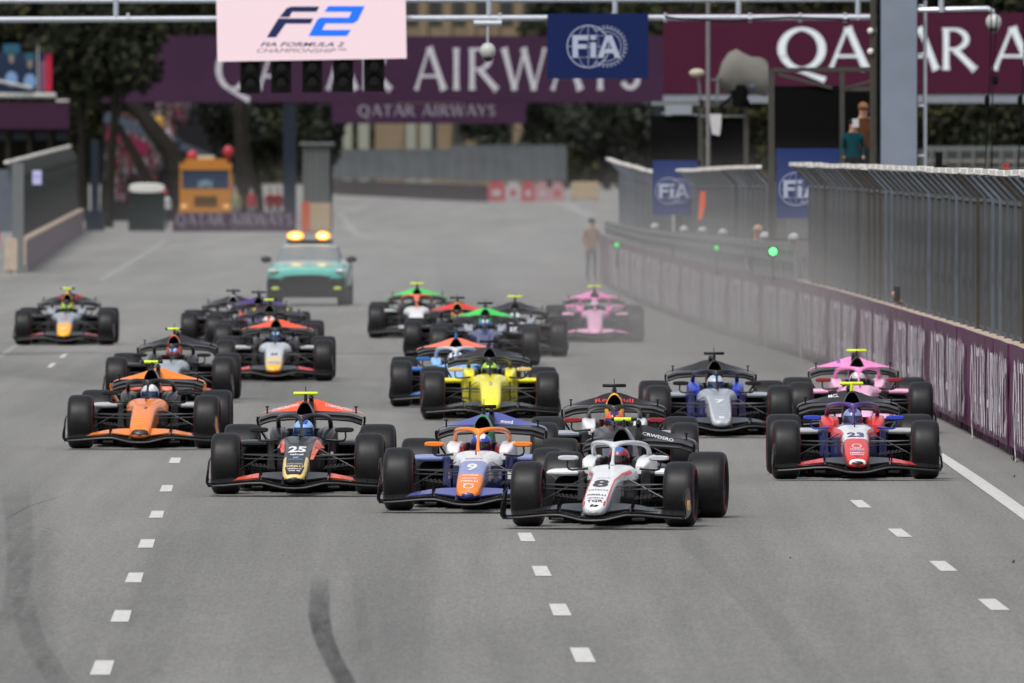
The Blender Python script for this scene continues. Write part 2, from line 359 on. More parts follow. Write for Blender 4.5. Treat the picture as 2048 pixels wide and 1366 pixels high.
wd_ = np.array([120, 150, 190, 209.5, 231, 255, 280, 304, 343, 372, 408, 440, 467, 495]); wx_ = np.array([6.5, 6.38, 6.2, 6.14, 6.02, 5.80, 5.55, 5.25, 4.22, 3.72, 3.12, 2.76, 2.52, 2.40])
dd_ = np.linspace(120, 495, 751); xx_ = np.interp(dd_, wd_, wx_); ker = np.ones(41) / 41
xx_ = np.convolve(np.pad(xx_, 20, mode='edge'), ker, 'valid')
xx_[:20] = np.interp(dd_[:20], wd_, wx_); xx_[-20:] = np.interp(dd_[-20:], wd_, wx_)
def wallx(d): return float(np.interp(d, dd_, xx_))
def wallpt(d, off=0., z=0.):      # off: metres behind the wall face
    t = wallx(d + .5) - wallx(d - .5); n = Vector((1, -t, 0)).normalized(); return Vector((wallx(d), d, z + gz(d))) + n * off
BL = 2.85
blk = MB(); blk.box(0, .40, .02, BL - .02, .13, 1.30, 0); blk.box(.006, .394, .04, BL - .04, 1.30, 1.345, 0)
for y0 in (.06, .75, 1.35, 2.05): blk.box(.03, .38, y0, y0 + .42, 0, .13, 1)
blk_body = blk.mesh('barrier_block', [CONC, mat('foot_dark_purple', (.07, .02, .05), .6)])
fc = MB(); fc.box(-.03, -.001, .012, BL - .012, .12, 1.375); face_m = fc.mesh('face_board', PURP)
wall = empty('track_barrier', (wallx(150), 150, 0), 0, 'long concrete barrier faced with purple sponsor boards along the right of the track', 'barrier')
wo = Vector(wall.location)
d = 150.0; k = 0
while d < 476:
    p = wallpt(d); q = wallpt(d + BL); rz = math.atan2(-(q.x - p.x), q.y - p.y)
    j = random.uniform(-.012, .012)
    b_ = obj('barrier_block', blk_body, wall, p - wo + Vector((j, 0, 0)), rz)
    f_ = obj('face_board', face_m, b_)
    d += BL * math.cos(rz); k += 1
wend = 476
def wall_letters(d_far, d_near, m, cap=.98, z0=.22):
    L = d_far - d_near
    fn = lambda u, v, l: wallpt(d_far - u * L, -.070 - l * .0014, z0 + v * cap) - wo
    word_mb('QATAR AIRWAYS', fn).build('lettering', m, wall, kind='stuff')
WLET = mat('wall_lettering', (.78, .74, .78), .6, var=.12); GL.BOLD = 1.45
st_ = 209.2 - 16.3 * 2
for i in range(0, 17):
    a = st_ + i * 16.3
    if a + 14 > 474: break
    wall_letters(a + 13.8, a, WLET)

GL.BOLD = 1.0
# fences
post = MB(); post.box(-.045, .045, -.06, -.045, 0, 1.78); post.box(-.045, .045, .045, .06, 0, 1.78); post.box(-.01, .01, -.045, .045, 0, 1.78)
post.box(-.07, .09, -.09, .09, -.03, 0.02)
post.bar((0, 0, 1.76), (-.30, 0, 2.08), .09, .07, up=(0, 0, 1))
post_m = post.mesh('fence_post', GALV)
def wires(x0, z0, x1, z1, n_h):
    mb = MB(); w_ = .0045
    for i in range(23):
        y = .08 + i * (BL - .16) / 22
        mb.add([(x0 - w_, y, z0), (x0 + w_, y, z0), (x1 + w_, y, z1), (x1 - w_, y, z1)], [(0, 1, 2, 3)])
        mb.add([(x0, y - w_, z0), (x0, y + w_, z0), (x1, y + w_, z1), (x1, y - w_, z1)], [(0, 1, 2, 3)])
    for i in range(n_h + 1):
        t = i / n_h; x = x0 + (x1 - x0) * t; z = z0 + (z1 - z0) * t
        mb.add([(x, 0, z - w_), (x, BL, z - w_), (x, BL, z + w_), (x, 0, z + w_)], [(0, 1, 2, 3)])
    return mb
pm = wires(.0, .05, .0, 1.76, 15); pm2 = wires(0, 1.76, -.29, 2.06, 4)
pm.add(pm2.v, pm2.f); pan_m = pm.mesh('mesh_panel', GALVD)
rail = MB(); rail.box(-.37, -.24, .12, BL - .45, 2.085, 2.15); rail_m = rail.mesh('cap_rail', RAILW)
frm_m = MB().box(-.012, .012, 0, BL, .02, .06).mesh('panel_rail', GALV); frm_t = MB().box(-.012, .012, 0, BL, 1.70, 1.74).mesh('panel_rail', GALV)
GALV2 = mat('galvanised_pale', (.115, .135, .165), .5, .3, var=.3, vs=2); GALV3 = mat('weathered_steel', (.05, .043, .036), .7, .2, var=.3, vs=2)
def objmat(o, *ms):
    for i, m in enumerate(ms):
        if m: o.material_slots[i].link = 'OBJECT'; o.material_slots[i].material = m
def fence(d0, d1, off, ztop, lab, base=1.345, x_of=None):
    p0 = (x_of(d0) if x_of else wallpt(d0, off, base)); f = empty('debris_fence', p0, 0, lab, 'fence', 'debris fences'); o = Vector(f.location)
    d = d0
    while d < d1:
        p = (x_of(d) if x_of else wallpt(d, off, base)); q = (x_of(d + BL) if x_of else wallpt(d + BL, off, base)); rz = math.atan2(-(q.x - p.x), q.y - p.y)
        zt = ztop(d) if callable(ztop) else ztop; sc = (zt - p.z) / 2.08
        for nm, me in (('fence_post', post_m), ('mesh_panel', pan_m), ('cap_rail', rail_m), ('panel_rail', frm_m), ('panel_rail', frm_t)):
            c = obj(nm, me, f, p - o + Vector((0, 0, 0)), rz + (random.uniform(-.012, .012) if nm == 'fence_post' else 0)); gm = random.random()
            if nm == 'fence_post' and gm < .45 and not x_of: objmat(c, GALV2 if gm < .27 else GALV3)
            if x_of and nm in ('mesh_panel', 'fence_post'): objmat(c, GALVL)
            c.scale = (1, 1, sc * (random.uniform(.995, 1.005) if nm != 'mesh_panel' else 1))
        d += BL * math.cos(rz)
    return f
fence(150, 309, .28, 3.44, 'tall dark steel debris fence with a pale capped overhang standing on the purple wall')
fence(331, 398, .55, lambda d: 3.40 - .22 * (d - 322) / 76, 'middle debris fence behind the wall, between the two blue boards')
fence(400, 470, .45, lambda d: 3.16 + .26 * (d - 400) / 70, 'farthest debris fence on the right, beyond the blue boards')
# steel inserts in the near fence: a clear sheet and a strap
# grey perforated screen on the pit wall
SCR = mat('pit_wall_grey', (.165, .18, .185), .6, var=.12, vs=1.2)
scr_m = MB(); scr_m.box(0, .05, .02, BL - .02, 0, .60, 0)
for i in range(4): scr_m.box(-.012, 0, .3 + i * .65, .52 + i * .65, .14, .30, 1); scr_m.box(-.012, 0, .45 + i * .65, .6 + i * .65, .42, .50, 1)
scr_m = scr_m.mesh('screen_panel', [SCR, mat('screen_hole', (.05, .055, .06), .8)])
p0 = wallpt(312, .12, 1.35); scr = empty('pit_wall_screen', p0, 0, 'grey perforated screen standing on the pit wall under the middle fence', 'screen')
d = 312.0
while d < 476:
    p = wallpt(d, .12, 1.35); q = wallpt(d + BL, .12, 1.35); rz = math.atan2(-(q.x - p.x), q.y - p.y)
    c = obj('screen_panel', scr_m, scr, p - Vector(p0), rz); c.scale = (1, 1, (float(np.interp(d, [320, 345, 410, 470], [2.0, 1.97, 1.80, 1.74])) - 1.35) / .6); d += BL * math.cos(rz)
GREENL = mat('green_lamp', (.02, .5, .1), .4, emit=(.06, 1., .16), es=4.5, var=0)
GREEND = mat('green_lamp_dim', (.02, .5, .1), .4, emit=(.02, 1., .18), es=.7, var=0)
for x, y, d, r, m, lab in ((1553, 503, 316, .070, GREENL, 'bright green signal lamp on the pit wall, nearest the tall fence'), (1469, 496, 344, .055, GREEND, 'middle green signal lamp on the grey pit wall screen'), (1247, 490, 438, .07, GREEND, 'faint green signal lamp at the far left end of the pit wall')):
    p = AT(x, y, d); p.x = wallx(d) - .10; e = empty('signal_lamp', p, 0, lab, 'lamp', 'green signal lamps')
    MB().ell((0, -.05, 0), (r, .05, r), m=0).build('lens', m, e, True)
    h = MB(); h.box(-r * 1.3, r * 1.3, 0, .1, -r * 1.4, r * 1.4); h.tube([(0, .05, -r), (0, .05, -.6)], .015); h.bar((0, .05, -.5), (.25, .05, -.5), .04); h.build('housing', CARB, e)

# ------------------------------------------------------------------ left wall and fence, far barriers
def wall_run(name, a, b, h, thick, m_face, lab, n=8, cap=CONC):
    """a,b ground points (x,d) of the face, blocks between them"""
    a = Vector((*a, 0)); b = Vector((*b, 0)); dv = (b - a) / n; e = empty(name, a, 0, lab, 'barrier'); L = dv.length; u = dv.normalized(); nn = Vector((u.y, -u.x, 0)) * (1 if thick > 0 else -1); th = abs(thick)
    for i in range(n):
        o = dv * i; mb = MB(); c = [o + u * .03, o + dv - u * .03, o + dv - u * .03 + nn * th, o + u * .03 + nn * th]
        mb.add([v for v in c] + [v + Vector((0, 0, h - .07)) for v in c], [(0, 3, 2, 1), (0, 1, 5, 4), (1, 2, 6, 5), (2, 3, 7, 6), (3, 0, 4, 7), (4, 5, 6, 7)], [1, 0, 1, 1, 1, 1])
        mb.add([v * 1 - nn * .02 + Vector((0, 0, h - .07)) for v in c] + [v - nn * .02 + Vector((0, 0, h)) for v in c], [(0, 3, 2, 1), (0, 1, 5, 4), (1, 2, 6, 5), (2, 3, 7, 6), (3, 0, 4, 7), (4, 5, 6, 7)], 1)
        mb.build('barrier_block', [m_face, cap], e)
    return e
la, lb = G(52, 545), G(168, 462)
wall_run('track_barrier', la, lb, 1.0, -.5, LILAC, 'faded lilac faced concrete barrier at the left edge of the track', 24)
def leftx(d):
    t = (d - la[1]) / (lb[1] - la[1]); return Vector((la[0] + (lb[0] - la[0]) * t - .3, d, .98))
fence(la[1], lb[1] - 4, 0, lambda d: 3.28 + .50 * (d - la[1]) / (lb[1] - la[1]), 'debris fence above the faded lilac barrier on the left', x_of=leftx)
GREYP = mat('grey_post', (.13, .14, .145), .6)
mb = MB(); p = AT(36, 480, 512); mb.box(-.17, .17, -.15, .15, 0, 3.3); mb.box(-.3, .3, -.3, .3, 0, .25); mb.build('fence_end_post', GREYP, loc=(p.x, 512, 0), label='thick grey post ending the left debris fence', cat='post')
mb = MB(); p = AT(22, 480, 508); mb.box(-.19, .19, -.25, .25, 0.12, 1.02); mb.box(-.16, .16, -.22, .22, 1.02, 1.08); mb.box(-.17, -.05, -.2, .2, 0, .12); mb.box(.05, .17, -.2, .2, 0, .12); mb.build('concrete_block', CONC, loc=(p.x, 508, 0), label='short beige concrete block left of the grey fence post', cat='block')
mb = MB(); mb.box(-.6, .6, -.03, .03, 0, 1.9); mb.box(-.55, -.50, -.06, -.03, 0, 1.9); mb.box(.50, .55, -.06, -.03, 0, 1.9); p = AT(6, 400, 520); mb.build('grey_gate', mat('bluegrey_sheet', (.10, .115, .14), .6), loc=(p.x, 520, 1.2), label='blue grey sheet gate at the left picture edge beside the fence', cat='gate')
mb = MB(); mb.box(-.14, .14, -.01, .01, -.22, .22); mb.box(-.10, .10, -.018, -.01, -.05, .12, 1); mb.build('notice', [mat('notice_lilac', (.50, .50, .78), .6), mat('notice_ink', (.38, .38, .66), .6)], loc=AT(74, 355, 540) , label='small pale lilac notice hung on the left debris fence', cat='notice')

def fence_panel_far(name, x0, x1, ytop, ybase, d, m, lab, n=20, cat='fence'):
    a = AT(x0, ytop, d); b = AT(x1, ytop, d); e = empty(name, (a.x, d, 0), 0, lab, cat); W = b.x - a.x
    zt = a.z; zb = AT(x0, ybase, d).z; st = W / n
    for i in range(n):
        mb = MB(); mb.box(i * st + .02, (i + 1) * st - .06, -.02, .02, zb, zt); mb.build('mesh_panel', m, e)
        mb = MB(); mb.box((i + 1) * st - .06, (i + 1) * st + .02, -.06, .06, 0, zt + .06); mb.bar(((i + 1) * st - .02, 0, zt), ((i + 1) * st - .02, -.5, zt + .3), .06); mb.build('fence_post', GREYP, e)
    mb = MB(); mb.box(0, W, -.06, .06, zt, zt + .08); mb.build('cap_rail', RAILW if cat == 'x' else GREYP, e)
    return e
FARF = mat('far_fence_mesh', (.085, .092, .100), .7, var=.15, vs=.6)
fence_panel_far('debris_fence', 664, 905, 300, 358, 1500, FARF, 'far grey debris fence left half closing the end of the straight', 9)
fence_panel_far('debris_fence', 905, 1132, 292, 362, 1420, FARF, 'far grey debris fence right half above the red and white blocks', 9)
DKB = mat('far_barrier_dark', (.032, .022, .027), .7, var=.3, vs=.5)
for i, (x0, x1, y0, y1) in enumerate(((664, 975, 388, 404),)):
    wall_run('track_barrier', (G(x0, y0)), (G(x1, y1)), 1.15, .5, DKB, 'dark low barrier across the far end of the straight', 14, cap=mat('cap_dark', (.05, .04, .045), .8))
RW = [mat('block_red', (.32, .07, .085), .6), mat('block_white', (.32, .31, .31), .6), mat('block_pinkish', (.32, .19, .20), .6)]
blabs = ['leftmost red water filled barrier block at the far end of the road', 'white barrier block right of the leftmost red one', 'second red barrier block at the far end', 'pale pink barrier block right of the second red one', 'rightmost pinkish barrier block at the far end']
for i, (x0, x1, m) in enumerate(((975, 1012, 0), (1012, 1042, 1), (1042, 1072, 0), (1072, 1100, 2), (1100, 1131, 2))):
    gx, gd = G(x0, 402 + i * .4); s = FPX / gd; mb = MB(); W = (x1 - x0) / s - .05; mb.box(0, W, 0, .8, .0, 1.0, 0); mb.box(.15, W - .15, .1, .7, 1.0, 1.35, 0); mb.box(.3, W - .3, -.012, 0, .35, .8, 1)
    mb.build('barrier_block', [RW[m], RW[(1, 0, 1, 1, 0)[i]]], loc=(gx, gd, 0), label=blabs[i], cat='barrier block', group='red and white barrier blocks')
BEI = mat('beige_board', (.32, .25, .165), .7)
mb = MB(); gx, gd = G(1170, 402); mb.box(-.95, .95, 0, 1, .1, 1.25); mb.box(-.85, .85, -.02, 0, .2, 1.1, 0); mb.box(-.9, -.7, .2, .8, 0, .1); mb.box(.7, .9, .2, .8, 0, .1); mb.tube([(-.9, .5, 1.25), (.9, .5, 1.25)], .08); mb.build('beige_crash_block', BEI, loc=(gx, gd, 0), label='beige padded block beside the far right fence end', cat='crash block')
# orange and beige block with grey pylon behind it on the left of the far road
gx, gd = G(633, 466); mb = MB(); s = FPX / gd
mb.box(-.62, .62, 0, .9, .08, 1.32, 0); mb.box(-.66, -.30, -.03, .93, .05, 1.36, 1); mb.box(-.5, -.3, .1, .8, 0, .08); mb.box(.3, .5, .1, .8, 0, .08)
mb.build('crash_block', [BEI, mat('block_orange', (.40, .08, .03), .6)], loc=(gx, gd, 0), label='beige padded block with an orange left end at the pit exit', cat='crash block')
mb = MB(); d_ = gd + 6
a = AT(606, 290, d_); b = AT(664, 290, d_); mb.box(a.x, b.x, -.3, .3, 0, a.z, 0); mb.box(a.x - .15, b.x + .1, -.5, .35, a.z, a.z + .12, 1); mb.box(b.x - .12, b.x + .02, -.36, .36, 0, a.z - .1, 2)
for i in range(5): x = a.x + (b.x - a.x) * (i + .2) / 5; mb.box(x, x + .06, -.36, -.3, 0, a.z, 1)
mb.build('grey_fence_return', [mat('pylon_grey', (.075, .078, .078), .7, var=.1, vs=1), GREYP, CARB], loc=(0, d_, 0), label='grey fenced pylon standing behind the beige and orange block', cat='fence')

# low purple barrier with lettering in front of the truck
d_ = G(400, 463)[1]; a = AT(345, 425, d_); b = AT(592, 425, d_); e = empty('sponsor_barrier', (a.x, d_, 0), 0, 'low dark purple sponsor barrier in front of the orange truck', 'barrier'); W = b.x - a.x
for i in range(4): MB().box(i * W / 4 + .01, (i + 1) * W / 4 - .01, 0, .35, 0, a.z).build('face_board', BANP, e)
word_mb('QATAR AIRWAYS', lambda u, v, l: (.15 + u * (W - .3), -.004 - l * .001, .28 + v * .52)).build('lettering', LETTG, e, kind='stuff')

# ------------------------------------------------------------------ start gantry
GD = 310.0; gs = FPX / GD
WHT = mat('gantry_white', (.40, .43, .48), .35, .3, var=.06); COLM = mat('column_bluegrey', (.175, .205, .255), .6, var=.09, vs=1.3); BLK = mat('matt_black', (.005, .0055, .0055), .8, var=.2, spec=.08)
zl = AT(0, 40, GD).z; xl = AT(-70, 0, GD).x; xr = AT(1762, 0, GD).x
gan = empty('start_gantry', (AT(1799, 0, GD).x, GD, 0), 0, 'white pipe start gantry on a pale blue grey column crossing the track', 'gantry'); go = Vector(gan.location)
def gb(fn, nm, m, sm=False):
    mb = MB(); fn(mb); mb.v = [tuple(Vector(v) - go) for v in mb.v]; return mb.build(nm, m, gan, sm)
gb(lambda m: m.tube([(xl, GD, zl), (AT(430, 0, GD).x, GD, zl + .02)], .056, 12), 'bottom_chord', WHT, True)
gb(lambda m: m.tube([(AT(430, 0, GD).x, GD, zl + .02), (AT(1090, 0, GD).x, GD, zl + .035)], .056, 12), 'bottom_chord', WHT, True)
gb(lambda m: m.tube([(AT(1090, 0, GD).x, GD, zl + .035), (xr, GD, zl + .05)], .056, 12), 'bottom_chord', WHT, True)
for dy in (0, .9): gb(lambda m: m.tube([(xl, GD + dy, zl + 1.25), (xr, GD + dy, zl + 1.28)], .056, 10), 'top_chord', WHT, True)
gb(lambda m: m.tube([(xl, GD + .9, zl + .35), (xr, GD + .9, zl + .38)], .05, 10), 'bottom_chord', WHT, True)
for x in (-8, 232, 482, 730, 978, 1230, 1477, 1716): gb(lambda m: m.tube([AT(x, 40, GD), AT(x, 40, GD) + Vector((0, 0, 1.25))], .05, 10), 'strut', WHT, True)
for x in (256, 700, 1000, 1225, 1330, 1500, 1600, 1690): gb(lambda m: (m.tube([AT(x - 4, 38, GD), AT(x + 4, 38, GD)], .068, 10), m.box(AT(x, 0, GD).x - .03, AT(x, 0, GD).x + .03, GD - .05, GD + .05, zl + .05, zl + .13)), 'clamp', WHT)
gb(lambda m: m.tube([AT(1330, 33, GD - .08), AT(1360, 38, GD - .08), AT(1460, 42, GD - .08), AT(1580, 34, GD - .08), AT(1700, 40, GD - .08)], .018, 6), 'cable', BLK)
a = AT(1761, 0, GD); b = AT(1833, 0, GD)
gb(lambda m: m.box(a.x, b.x, GD - .3, GD + .3, 0, 8.0), 'column', COLM)
gb(lambda m: m.box(b.x + .0, b.x + .02, GD - .05, GD + .3, 0, 8), 'cable_tray', BLK)
for x in (1850,): gb(lambda m: m.tube([AT(x, 0, GD) * 1, (AT(x, 0, GD).x, GD, 0)], .036, 8), 'ladder_rail', WHT, True)
gb(lambda m: m.box(AT(1740, 0, GD).x, AT(1752, 0, GD).x, GD - .1, GD + .1, 0, 8.0), 'side_post', mat('post_brownish', (.05, .047, .04), .6))
gb(lambda m: m.box(AT(1753, 0, GD).x, a.x - .004, GD - .2, GD + .2, 0, 8.0), 'cable_tray', BLK)
for y in (12, 108, 212, 312, 412, 512): gb(lambda m: m.tube([AT(1836, y, GD), AT(1850, y, GD)], .03, 6), 'rung', WHT)
for y in (62, 103): gb(lambda m: m.ell(AT(1741, y, GD - .12), (.06, .05, .06)), 'insulator', mat('white_plastic', (.62, .62, .6), .5), True)
xo = AT(-70, 0, GD).x; gb(lambda m: m.box(xo - .6, xo, GD - .3, GD + 1.1, 0, 8.0), 'column', COLM)

# LED screen
LED = mat('led_screen', (.3, .25, .27), .5, emit=(.84, .62, .68), es=.62, var=0)
t_ = LED.node_tree; wv = t_.nodes.new('ShaderNodeTexWave'); wv.bands_direction = 'Z'; wv.inputs['Scale'].default_value = 9.; wv.wave_type = 'BANDS'
tc_ = t_.nodes.new('ShaderNodeTexCoord'); t_.links.new(tc_.outputs['Object'], wv.inputs['Vector'])
mr = t_.nodes.new('ShaderNodeMapRange'); mr.inputs[3].default_value = .56; mr.inputs[4].default_value = .66; t_.links.new(wv.outputs['Fac'], mr.inputs[0]); t_.links.new(mr.outputs[0], t_.nodes['Principled BSDF'].inputs['Emission Strength'])
sc = empty('led_screen', AT(623, 58, GD - .35), 0, 'pinkish white LED screen showing a blue F2 championship logo on the gantry', 'screen'); sc.rotation_euler = (0, math.radians(-1.0), 0)
k_ = GD / FPX; hw_, hh_ = 189 * k_, 62 * k_
mb = MB(); mb.box(-hw_, hw_, 0, .12, -hh_, hh_); mb.build('display', LED, sc)
mb = MB(); mb.box(-hw_ * .97, hw_ * .97, .12, .26, -hh_ * .95, hh_ * .95); mb.build('back_housing', BLK, sc)
def spx(x, y, l=0): return ((x / 2.2756 + 420 - 623) * k_, -.006 - l * .002, -(y / 2.2756 - 58) * k_ + (x / 2.2756 + 420 - 623) * k_ * -.0175)
NAVYE = mat('led_navy', (.01, .015, .05), .5, emit=(.01, .015, .07), es=.6, var=0); BLUEE = mat('led_blue', (.01, .1, .6), .5, emit=(.01, .11, .80), es=.7, var=0); GREYE = mat('led_grey', (.05, .05, .05), .5, emit=(.16, .12, .15), es=.6, var=0)
mb = MB()
for pl in ([(318, 78), (350, 38), (372, 30), (500, 30), (486, 54), (375, 54), (362, 78)], [(312, 84), (472, 84), (458, 108), (345, 108), (300, 170), (258, 170)]): mb.add([spx(*q) for q in pl], [tuple(range(len(pl)))])
mb.build('logo_letter', NAVYE, sc)
pl = [(540, 28), (706, 28), (672, 95), (650, 107), (527, 107), (510, 136), (642, 136), (622, 164), (448, 164), (490, 88), (505, 80), (632, 80), (646, 54), (522, 54)]
mb = MB(); mb.add([spx(*q) for q in pl[:3] + pl[3:4] + pl[9:]], [tuple(range(9))]); mb.add([spx(*q) for q in pl[3:10]], [tuple(range(7))]); mb.build('logo_numeral', BLUEE, sc)
text_mb('FIA FORMULA 2', lambda u, v: spx(228 + 380 * u, 212 - 20 * v), .012, .35).build('lettering', NAVYE, sc, kind='stuff')
text_mb('CHAMPIONSHIP™', lambda u, v: spx(212 + 408 * u, 240 - 20 * v), .0, .35).build('lettering', GREYE, sc, kind='stuff')
# five start lights
tlabs = ['leftmost black start light unit under the screen', 'second start light unit from the left under the screen', 'middle black start light unit of the five', 'fourth start light unit from the left under the screen', 'rightmost black start light unit under the screen']
LENS = mat('lamp_unlit', (.008, .0075, .007), .5, spec=.15); 
for i in range(5):
    x = 500.5 + i * 62; e = empty('start_light', AT(x, 153 - i * 1.0, GD - .3), 0, tlabs[i], 'start light', 'start lights under the screen')
    mb = MB(); mb.box(-20 * k_, 20 * k_, 0, .16, -34 * k_, 33 * k_); mb.build('housing', BLK, e)
    mb = MB(); mb.box(-.03, .03, .05, .1, 33 * k_, 60 * k_); mb.build('bracket', BLK, e)
    for zz, nm in ((16, 'lamp'), (-13, 'lamp')):
        m_ = MB(); m_.ell((0, -.005, zz * k_), (13 * k_, .02, 13 * k_), n=16); m_.build('lamp', LENS, e, True)
        m_ = MB(); R = 14.5 * k_; pts = [(R * math.cos(a), -.07, R * math.sin(a) + zz * k_) for a in np.linspace(.0, math.pi, 10)]; pts2 = [(p[0], 0, p[2]) for p in pts]
        m_.strip(pts, pts2, (0, 0, .006)); m_.build('visor', BLK, e)
# FIA board on the gantry and the pit boards
FIAB = mat('fia_blue', (.003, .012, .075), .5, var=.03); FIAB2 = mat('fia_blue_pit', (.008, .026, .125), .5, var=.05); FIAW = mat('fia_white', (.36, .40, .52), .5, var=0)
def fia_emblem(e, R, cx, cz, yb=-.006, m=FIAW):
    """globe and toothed ring side by side with the letters across"""
    mb = MB(); n = 40
    def ring(c, r, w_, a0=0, a1=360, l=0, sx=1., k=n):
        for i in range(k):
            t0, t1 = (math.radians(a0 + (a1 - a0) * j / k) for j in (i, i + 1))
            mb.add([(c[0] + sx * r * math.cos(t0), yb - l * .0012, c[1] + r * math.sin(t0)), (c[0] + sx * r * math.cos(t1), yb - l * .0012, c[1] + r * math.sin(t1)),
                    (c[0] + sx * (r - w_) * math.cos(t1), yb - l * .0012, c[1] + (r - w_) * math.sin(t1)), (c[0] + sx * (r - w_) * math.cos(t0), yb - l * .0012, c[1] + (r - w_) * math.sin(t0))], [(0, 1, 2, 3)])
    a, b = (cx - R * .42, cz), (cx + R * .42, cz)
    ring(a, R, R * .045); ring(a, R, R * .03, sx=.5, l=1)
    mb.box(a[0] - R * .012, a[0] + R * .012, yb - .004, yb - .003, cz - R, cz + R); mb.box(a[0] - R, a[0] + R, yb - .005, yb - .004, cz - R * .012, cz + R * .012)
    for s_ in (-.5, .5): mb.box(a[0] - R * .85, a[0] + R * .85, yb - .0062, yb - .0052, cz + s_ * R - R * .01, cz + s_ * R + R * .01)
    ring(b, R * .86, R * .035, -125, 125, 2); ring(b, R * .70, R * .03, -110, 110, 3)
    for k in range(22):
        t = math.radians(-122 + k * 11.6); c = (b[0] + R * .94 * math.cos(t), b[1] + R * .94 * math.sin(t)); q = R * .045
        mb.add([(c[0] + q * math.cos(t + z), yb - .006, c[1] + q * math.sin(t + z)) for z in (.8, 2.4, 3.9, 5.5)], [(0, 1, 2, 3)])
    mb.build('emblem', m, e, kind='stuff')
    # letters on a board-coloured backing stroke
    h = R * 1.05; z0 = cz - h / 2; L = MB()
    def bx(x0, x1, a_, b_): L.box(cx + x0 * R, cx + x1 * R, yb - .012, yb - .010, z0 + a_ * h, z0 + b_ * h)
    bx(-1.15, -.90, 0, 1); bx(-.8999, -.42, .78, 1); bx(-.8999, -.5, .40, .60)
    bx(-.32, -.06, 0, .68); bx(-.32, -.06, .80, 1)
    L.add([(cx + x * R, yb - .011, z0 + z * h) for x, z in ((.02, 0), (.28, 0), (.36, .22), (.36, .42), (.53, .82), (.66, 1), (.40, 1))], [(0, 1, 2, 3, 4, 5, 6)])
    L.add([(cx + x * R, yb - .013, z0 + z * h) for x, z in ((1.08, 0), (.82, 0), (.74, .22), (.53, .82), (.40, 1), (.68, 1))], [(0, 1, 2, 3, 4, 5)])
    L.add([(cx + x * R, yb - .0145, z0 + z * h) for x, z in ((.34, .20), (.76, .20), (.70, .40), (.40, .40))], [(0, 1, 2, 3)])
    L.build('lettering', m, e, kind='stuff')
e = empty('fia_board', AT(1195.5, 92, GD - .25), 0, 'dark blue board with a white FiA emblem hung on the gantry pipe', 'board')
MB().box(-101 * k_, 101 * k_, 0, .08, -65 * k_, 65 * k_).build('panel', FIAB, e); fia_emblem(e, 43 * k_, -1 * k_, -1 * k_)
mb = MB(); [mb.tube([(x, .06, 58 * k_), (x, .25, 58 * k_)], .03) for x in (-.5, .5)]; mb.build('hanger', WHT, e)
# dome cameras
DOMEW = mat('dome_housing', (.42, .43, .42), .4)
for x, y, dd, ztop, lab in ((975.5, 104, GD - .1, 46, 'dome camera hanging from the gantry pipe between screen and blue board'), (1987, 46, GD - .5, 24, 'white dome camera on an arm at the right of the column')):
    c = AT(x, y, dd); e = empty('dome_camera', c, 0, lab, 'camera', 'dome cameras')
    MB().ell((0, 0, .02), (.145, .145, .15), matf=lambda v: 0).build('housing', DOMEW, e, True)
    MB().ell((0, 0, -.06), (.105, .105, .125)).build('dome', GLASSD, e, True)
    mb = MB(); zt = AT(x, ztop, dd).z - c.z; mb.tube([(0, 0, .15), (0, 0, zt)], .022)
    if x > 1500:
        mb.tube([(0, 0, zt), (-.1, 0, zt + .06), (AT(1836, 20, dd).x - c.x, .3, AT(1836, 20, dd).z - c.z)], .045); mb.tube([(-.95, 0.05, zt), (-.95, 0.05, zt + .25)], .05)
    else: mb.tube([(-.25, 0, zt), (.25, 0, zt)], .05)
    mb.build('arm', WHT, e, True)

# ------------------------------------------------------------------ sponsor bridges
def banner(name, x0, x1, y0, y1, d, m, lab, th=.5):
    a = AT(x0, y1, d); b = AT(x1, y0, d); e = empty(name, (a.x, d, 0), 0, lab, 'banner'); MB().box(0, b.x - a.x, 0, th, a.z, b.z).build('board', m, e); return e, a
def banner_word(e, a, t, x0, x1, yb, yt, d, m, rag=0):
    A = AT(x0, yb, d); B = AT(x1, yt, d); cap = B.z - A.z
    wd = GL.word(t)[1]; x = 0
    for ch in t:
        if ch != ' ':
            mb = MB(); [mb.add([(A.x - a.x + (x + p[0]) / wd * (B.x - A.x), -.01 - (i % 9) * .004, A.z + p[1] * cap) for p in q], [tuple(range(len(q)))]) for i, q in enumerate(GL.glyph(ch))]
            mb.build('letter', m, e, kind='stuff')
        x += GL.ADV[ch] + .10
D2 = 850.
e, a = banner('sponsor_bridge', 205, 1326, 72, 205, D2, BANP, 'wide purple sponsor bridge with large white letters across the far track')
banner_word(e, a, 'QATAR AIRWAYS', 430, 1287, 180, 96, D2, LETT)
BLPOST = mat('post_dark_blue', (.011, .016, .027), .6)
def brk(e, a, x0, x1, y0, y1, d, m, nm='post', dep=.5):
    p = AT(x0, y1, d); q = AT(x1, y0, d); MB().box(p.x - a.x, q.x - a.x, 0.05, dep, max(0, p.z), q.z).build(nm, m, e)
brk(e, a, 566, 592, 205, 470, D2, BLPOST); brk(e, a, 1308, 1324, 205, 470, D2, BLPOST)
e2, a2 = banner('sponsor_sign', 664, 1052, 206, 247, D2 - 4, BANP, 'smaller purple sign with pale lettering hung under the far bridge', .3)
banner_word(e2, a2, 'QATAR AIRWAYS', 716, 992, 232, 210, D2 - 4, LETTG)
D3 = 520.
e, a = banner('sponsor_banner', 1326, 2140, 25, 186, D3, BANR, 'burgundy banner with huge white letters at the top right')
